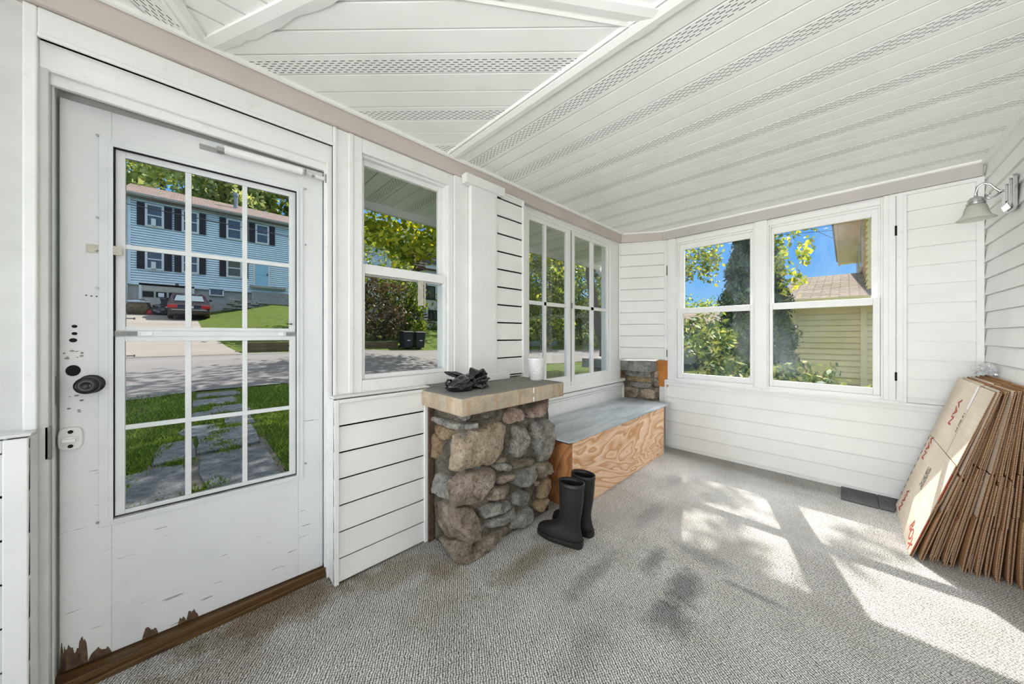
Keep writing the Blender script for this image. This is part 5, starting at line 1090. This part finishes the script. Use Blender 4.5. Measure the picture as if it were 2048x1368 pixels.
# ================================================================== YELLOW HOUSE beyond the end wall
yh = thing('yellow_house', 'pale yellow neighbouring house with brown shingled wing', 'house', (12, -2, 0))
b = MB().box(10.02, 15, -4, .93, -.5, 1.98); siding(b, (10.02, -4), (10.02, .93), (-1, 0), -.3, 1.98, .125, .032, None, .008); siding(b, (10.02, .93), (15, .93), (0, 1), -.3, 1.98, .125, .032, None, .008); b.build('wing_wall', 'yellow', yh)
MB().box(9.94, 10.06, .80, .99, -.4, 1.98).box(9.95, 10.05, -4, .93, 1.80, 1.98).build('corner_board', 'yellow', yh); MB().box(9.88, 9.96, -.30, -.21, -.3, 1.95).build('downspout', 'yellow', yh)
MB().prism([(9.60, 1.93), (9.60, 2.03), (13.2, 2.98), (15.2, 2.98), (15.2, 1.93)], -4.2, 1.12, 'y').build('wing_roof', 'roofgrey', yh)
MB().box(9.57, 9.61, -4.2, 1.14, 1.90, 2.04).build('fascia', 'yellow', yh)
b = MB().box(10.4, 20, -9, -.33, 1.0, 4.6); siding(b, (10.4, -.33), (20, -.33), (0, 1), 1.9, 4.4, .13, .035, None, .022); b.build('main_wall', 'yellow', yh)
MB().box(9.9, 20.4, -.33, .20, 4.34, 4.40).box(9.9, 20.4, .18, .24, 4.30, 4.56).build('eave_soffit', 'beige', yh)
MB().prism([(.30, 4.50), (.30, 4.60), (-4.6, 7.4), (-9.4, 4.6), (-9.4, 4.50)], 9.8, 20.5, 'x').build('main_roof', 'roofgrey', yh)
for x0 in (12.0, 15.5):
    b = MB(); b.box(x0, x0 + 1.1, -.34, -.27, 2.95, 4.15); w = b.build('window', 'housewhite', yh); MB().box(x0 + .12, x0 + .98, -.30, -.262, 3.07, 4.03).build('pane', 'paneglass', w)
# ---- slate blue house and silver car beyond the arborvitae
sb = thing('slate_house', 'slate blue house partly hidden behind the rhododendron and arborvitae', 'house', (28, 8, 0))
b = MB().box(26, 34, 5.2, 13, -1.2, 1.9); siding(b, (26, 5.2), (26, 13), (-1, 0), -1, 1.9, .2, .03, None, .0); b.build('wall', 'darksiding', sb); MB().prism([(25.5, 1.85), (25.5, 1.97), (30, 3.2), (34.5, 1.97), (34.5, 1.85)], 4.9, 13.4, 'y').build('roof', 'roofgrey', sb)
for y in (6.4, 8.2): 
    b = MB().box(25.93, 25.99, y, y + 1.0, .0, 1.3); w = b.build('window', 'housewhite', sb); MB().box(25.91, 25.95, y + .1, y + .9, .1, 1.2).build('pane', 'paneglass', w)
car('parked_car', 'silver car glinting behind the rhododendron in the side yard', (16.0, 4.7, -.12), R(70), 'silver')
gh = thing('grey_garage', 'grey garage behind the corner of the yellow house', 'garage', (22, 2.4, 0))
b = MB().box(22, 27, 1.4, 3.4, -1, 2.2); siding(b, (22, 1.4), (22, 3.4), (-1, 0), -1, 2.2, .2, .03, None, .0); b.build('wall', 'foundation', gh); MB().box(21.93, 22, 1.7, 2.9, .2, 1.1).build('window', 'housewhite', gh); MB().prism([(21.7, 2.2), (21.7, 2.3), (24.5, 3.2), (27.3, 2.3), (27.3, 2.2)], 1.2, 3.6, 'y').build('roof', 'roofgrey', gh)
# ---- overhead cables
def cable(pts, r, label):
    P = []; a, c = Vector(pts[0]), Vector(pts[1])
    for k in range(17): t_ = k / 16; q = a.lerp(c, t_); q.z -= 4 * pts[2] * t_ * (1 - t_); P.append(q)
    tag(MB().tube(P, r, 5).build('power_cable', 'cable'), label, 'cable', 'overhead cables along the street')
cable([(-14, 17.2, 6.55), (26, 17.2, 5.6), .25], .016, 'upper overhead cable crossing in front of the blue house'); cable([(-14, 17.2, 6.25), (26, 17.2, 5.3), .25], .016, 'lower overhead cable crossing in front of the blue house')
cable([(-14, 18, 8.7), (26, 16.5, 7.2), .2], .012, 'thin high cable crossing the pines behind the blue house'); cable([(10, 6, 8.6), (20, -.2, 5.0), .15], .010, 'service cable running to the yellow house'); cable([(18, 8, 6.6), (24, -1.5, 6.6), .2], .012, 'distant cable against the sky over the yellow wing')
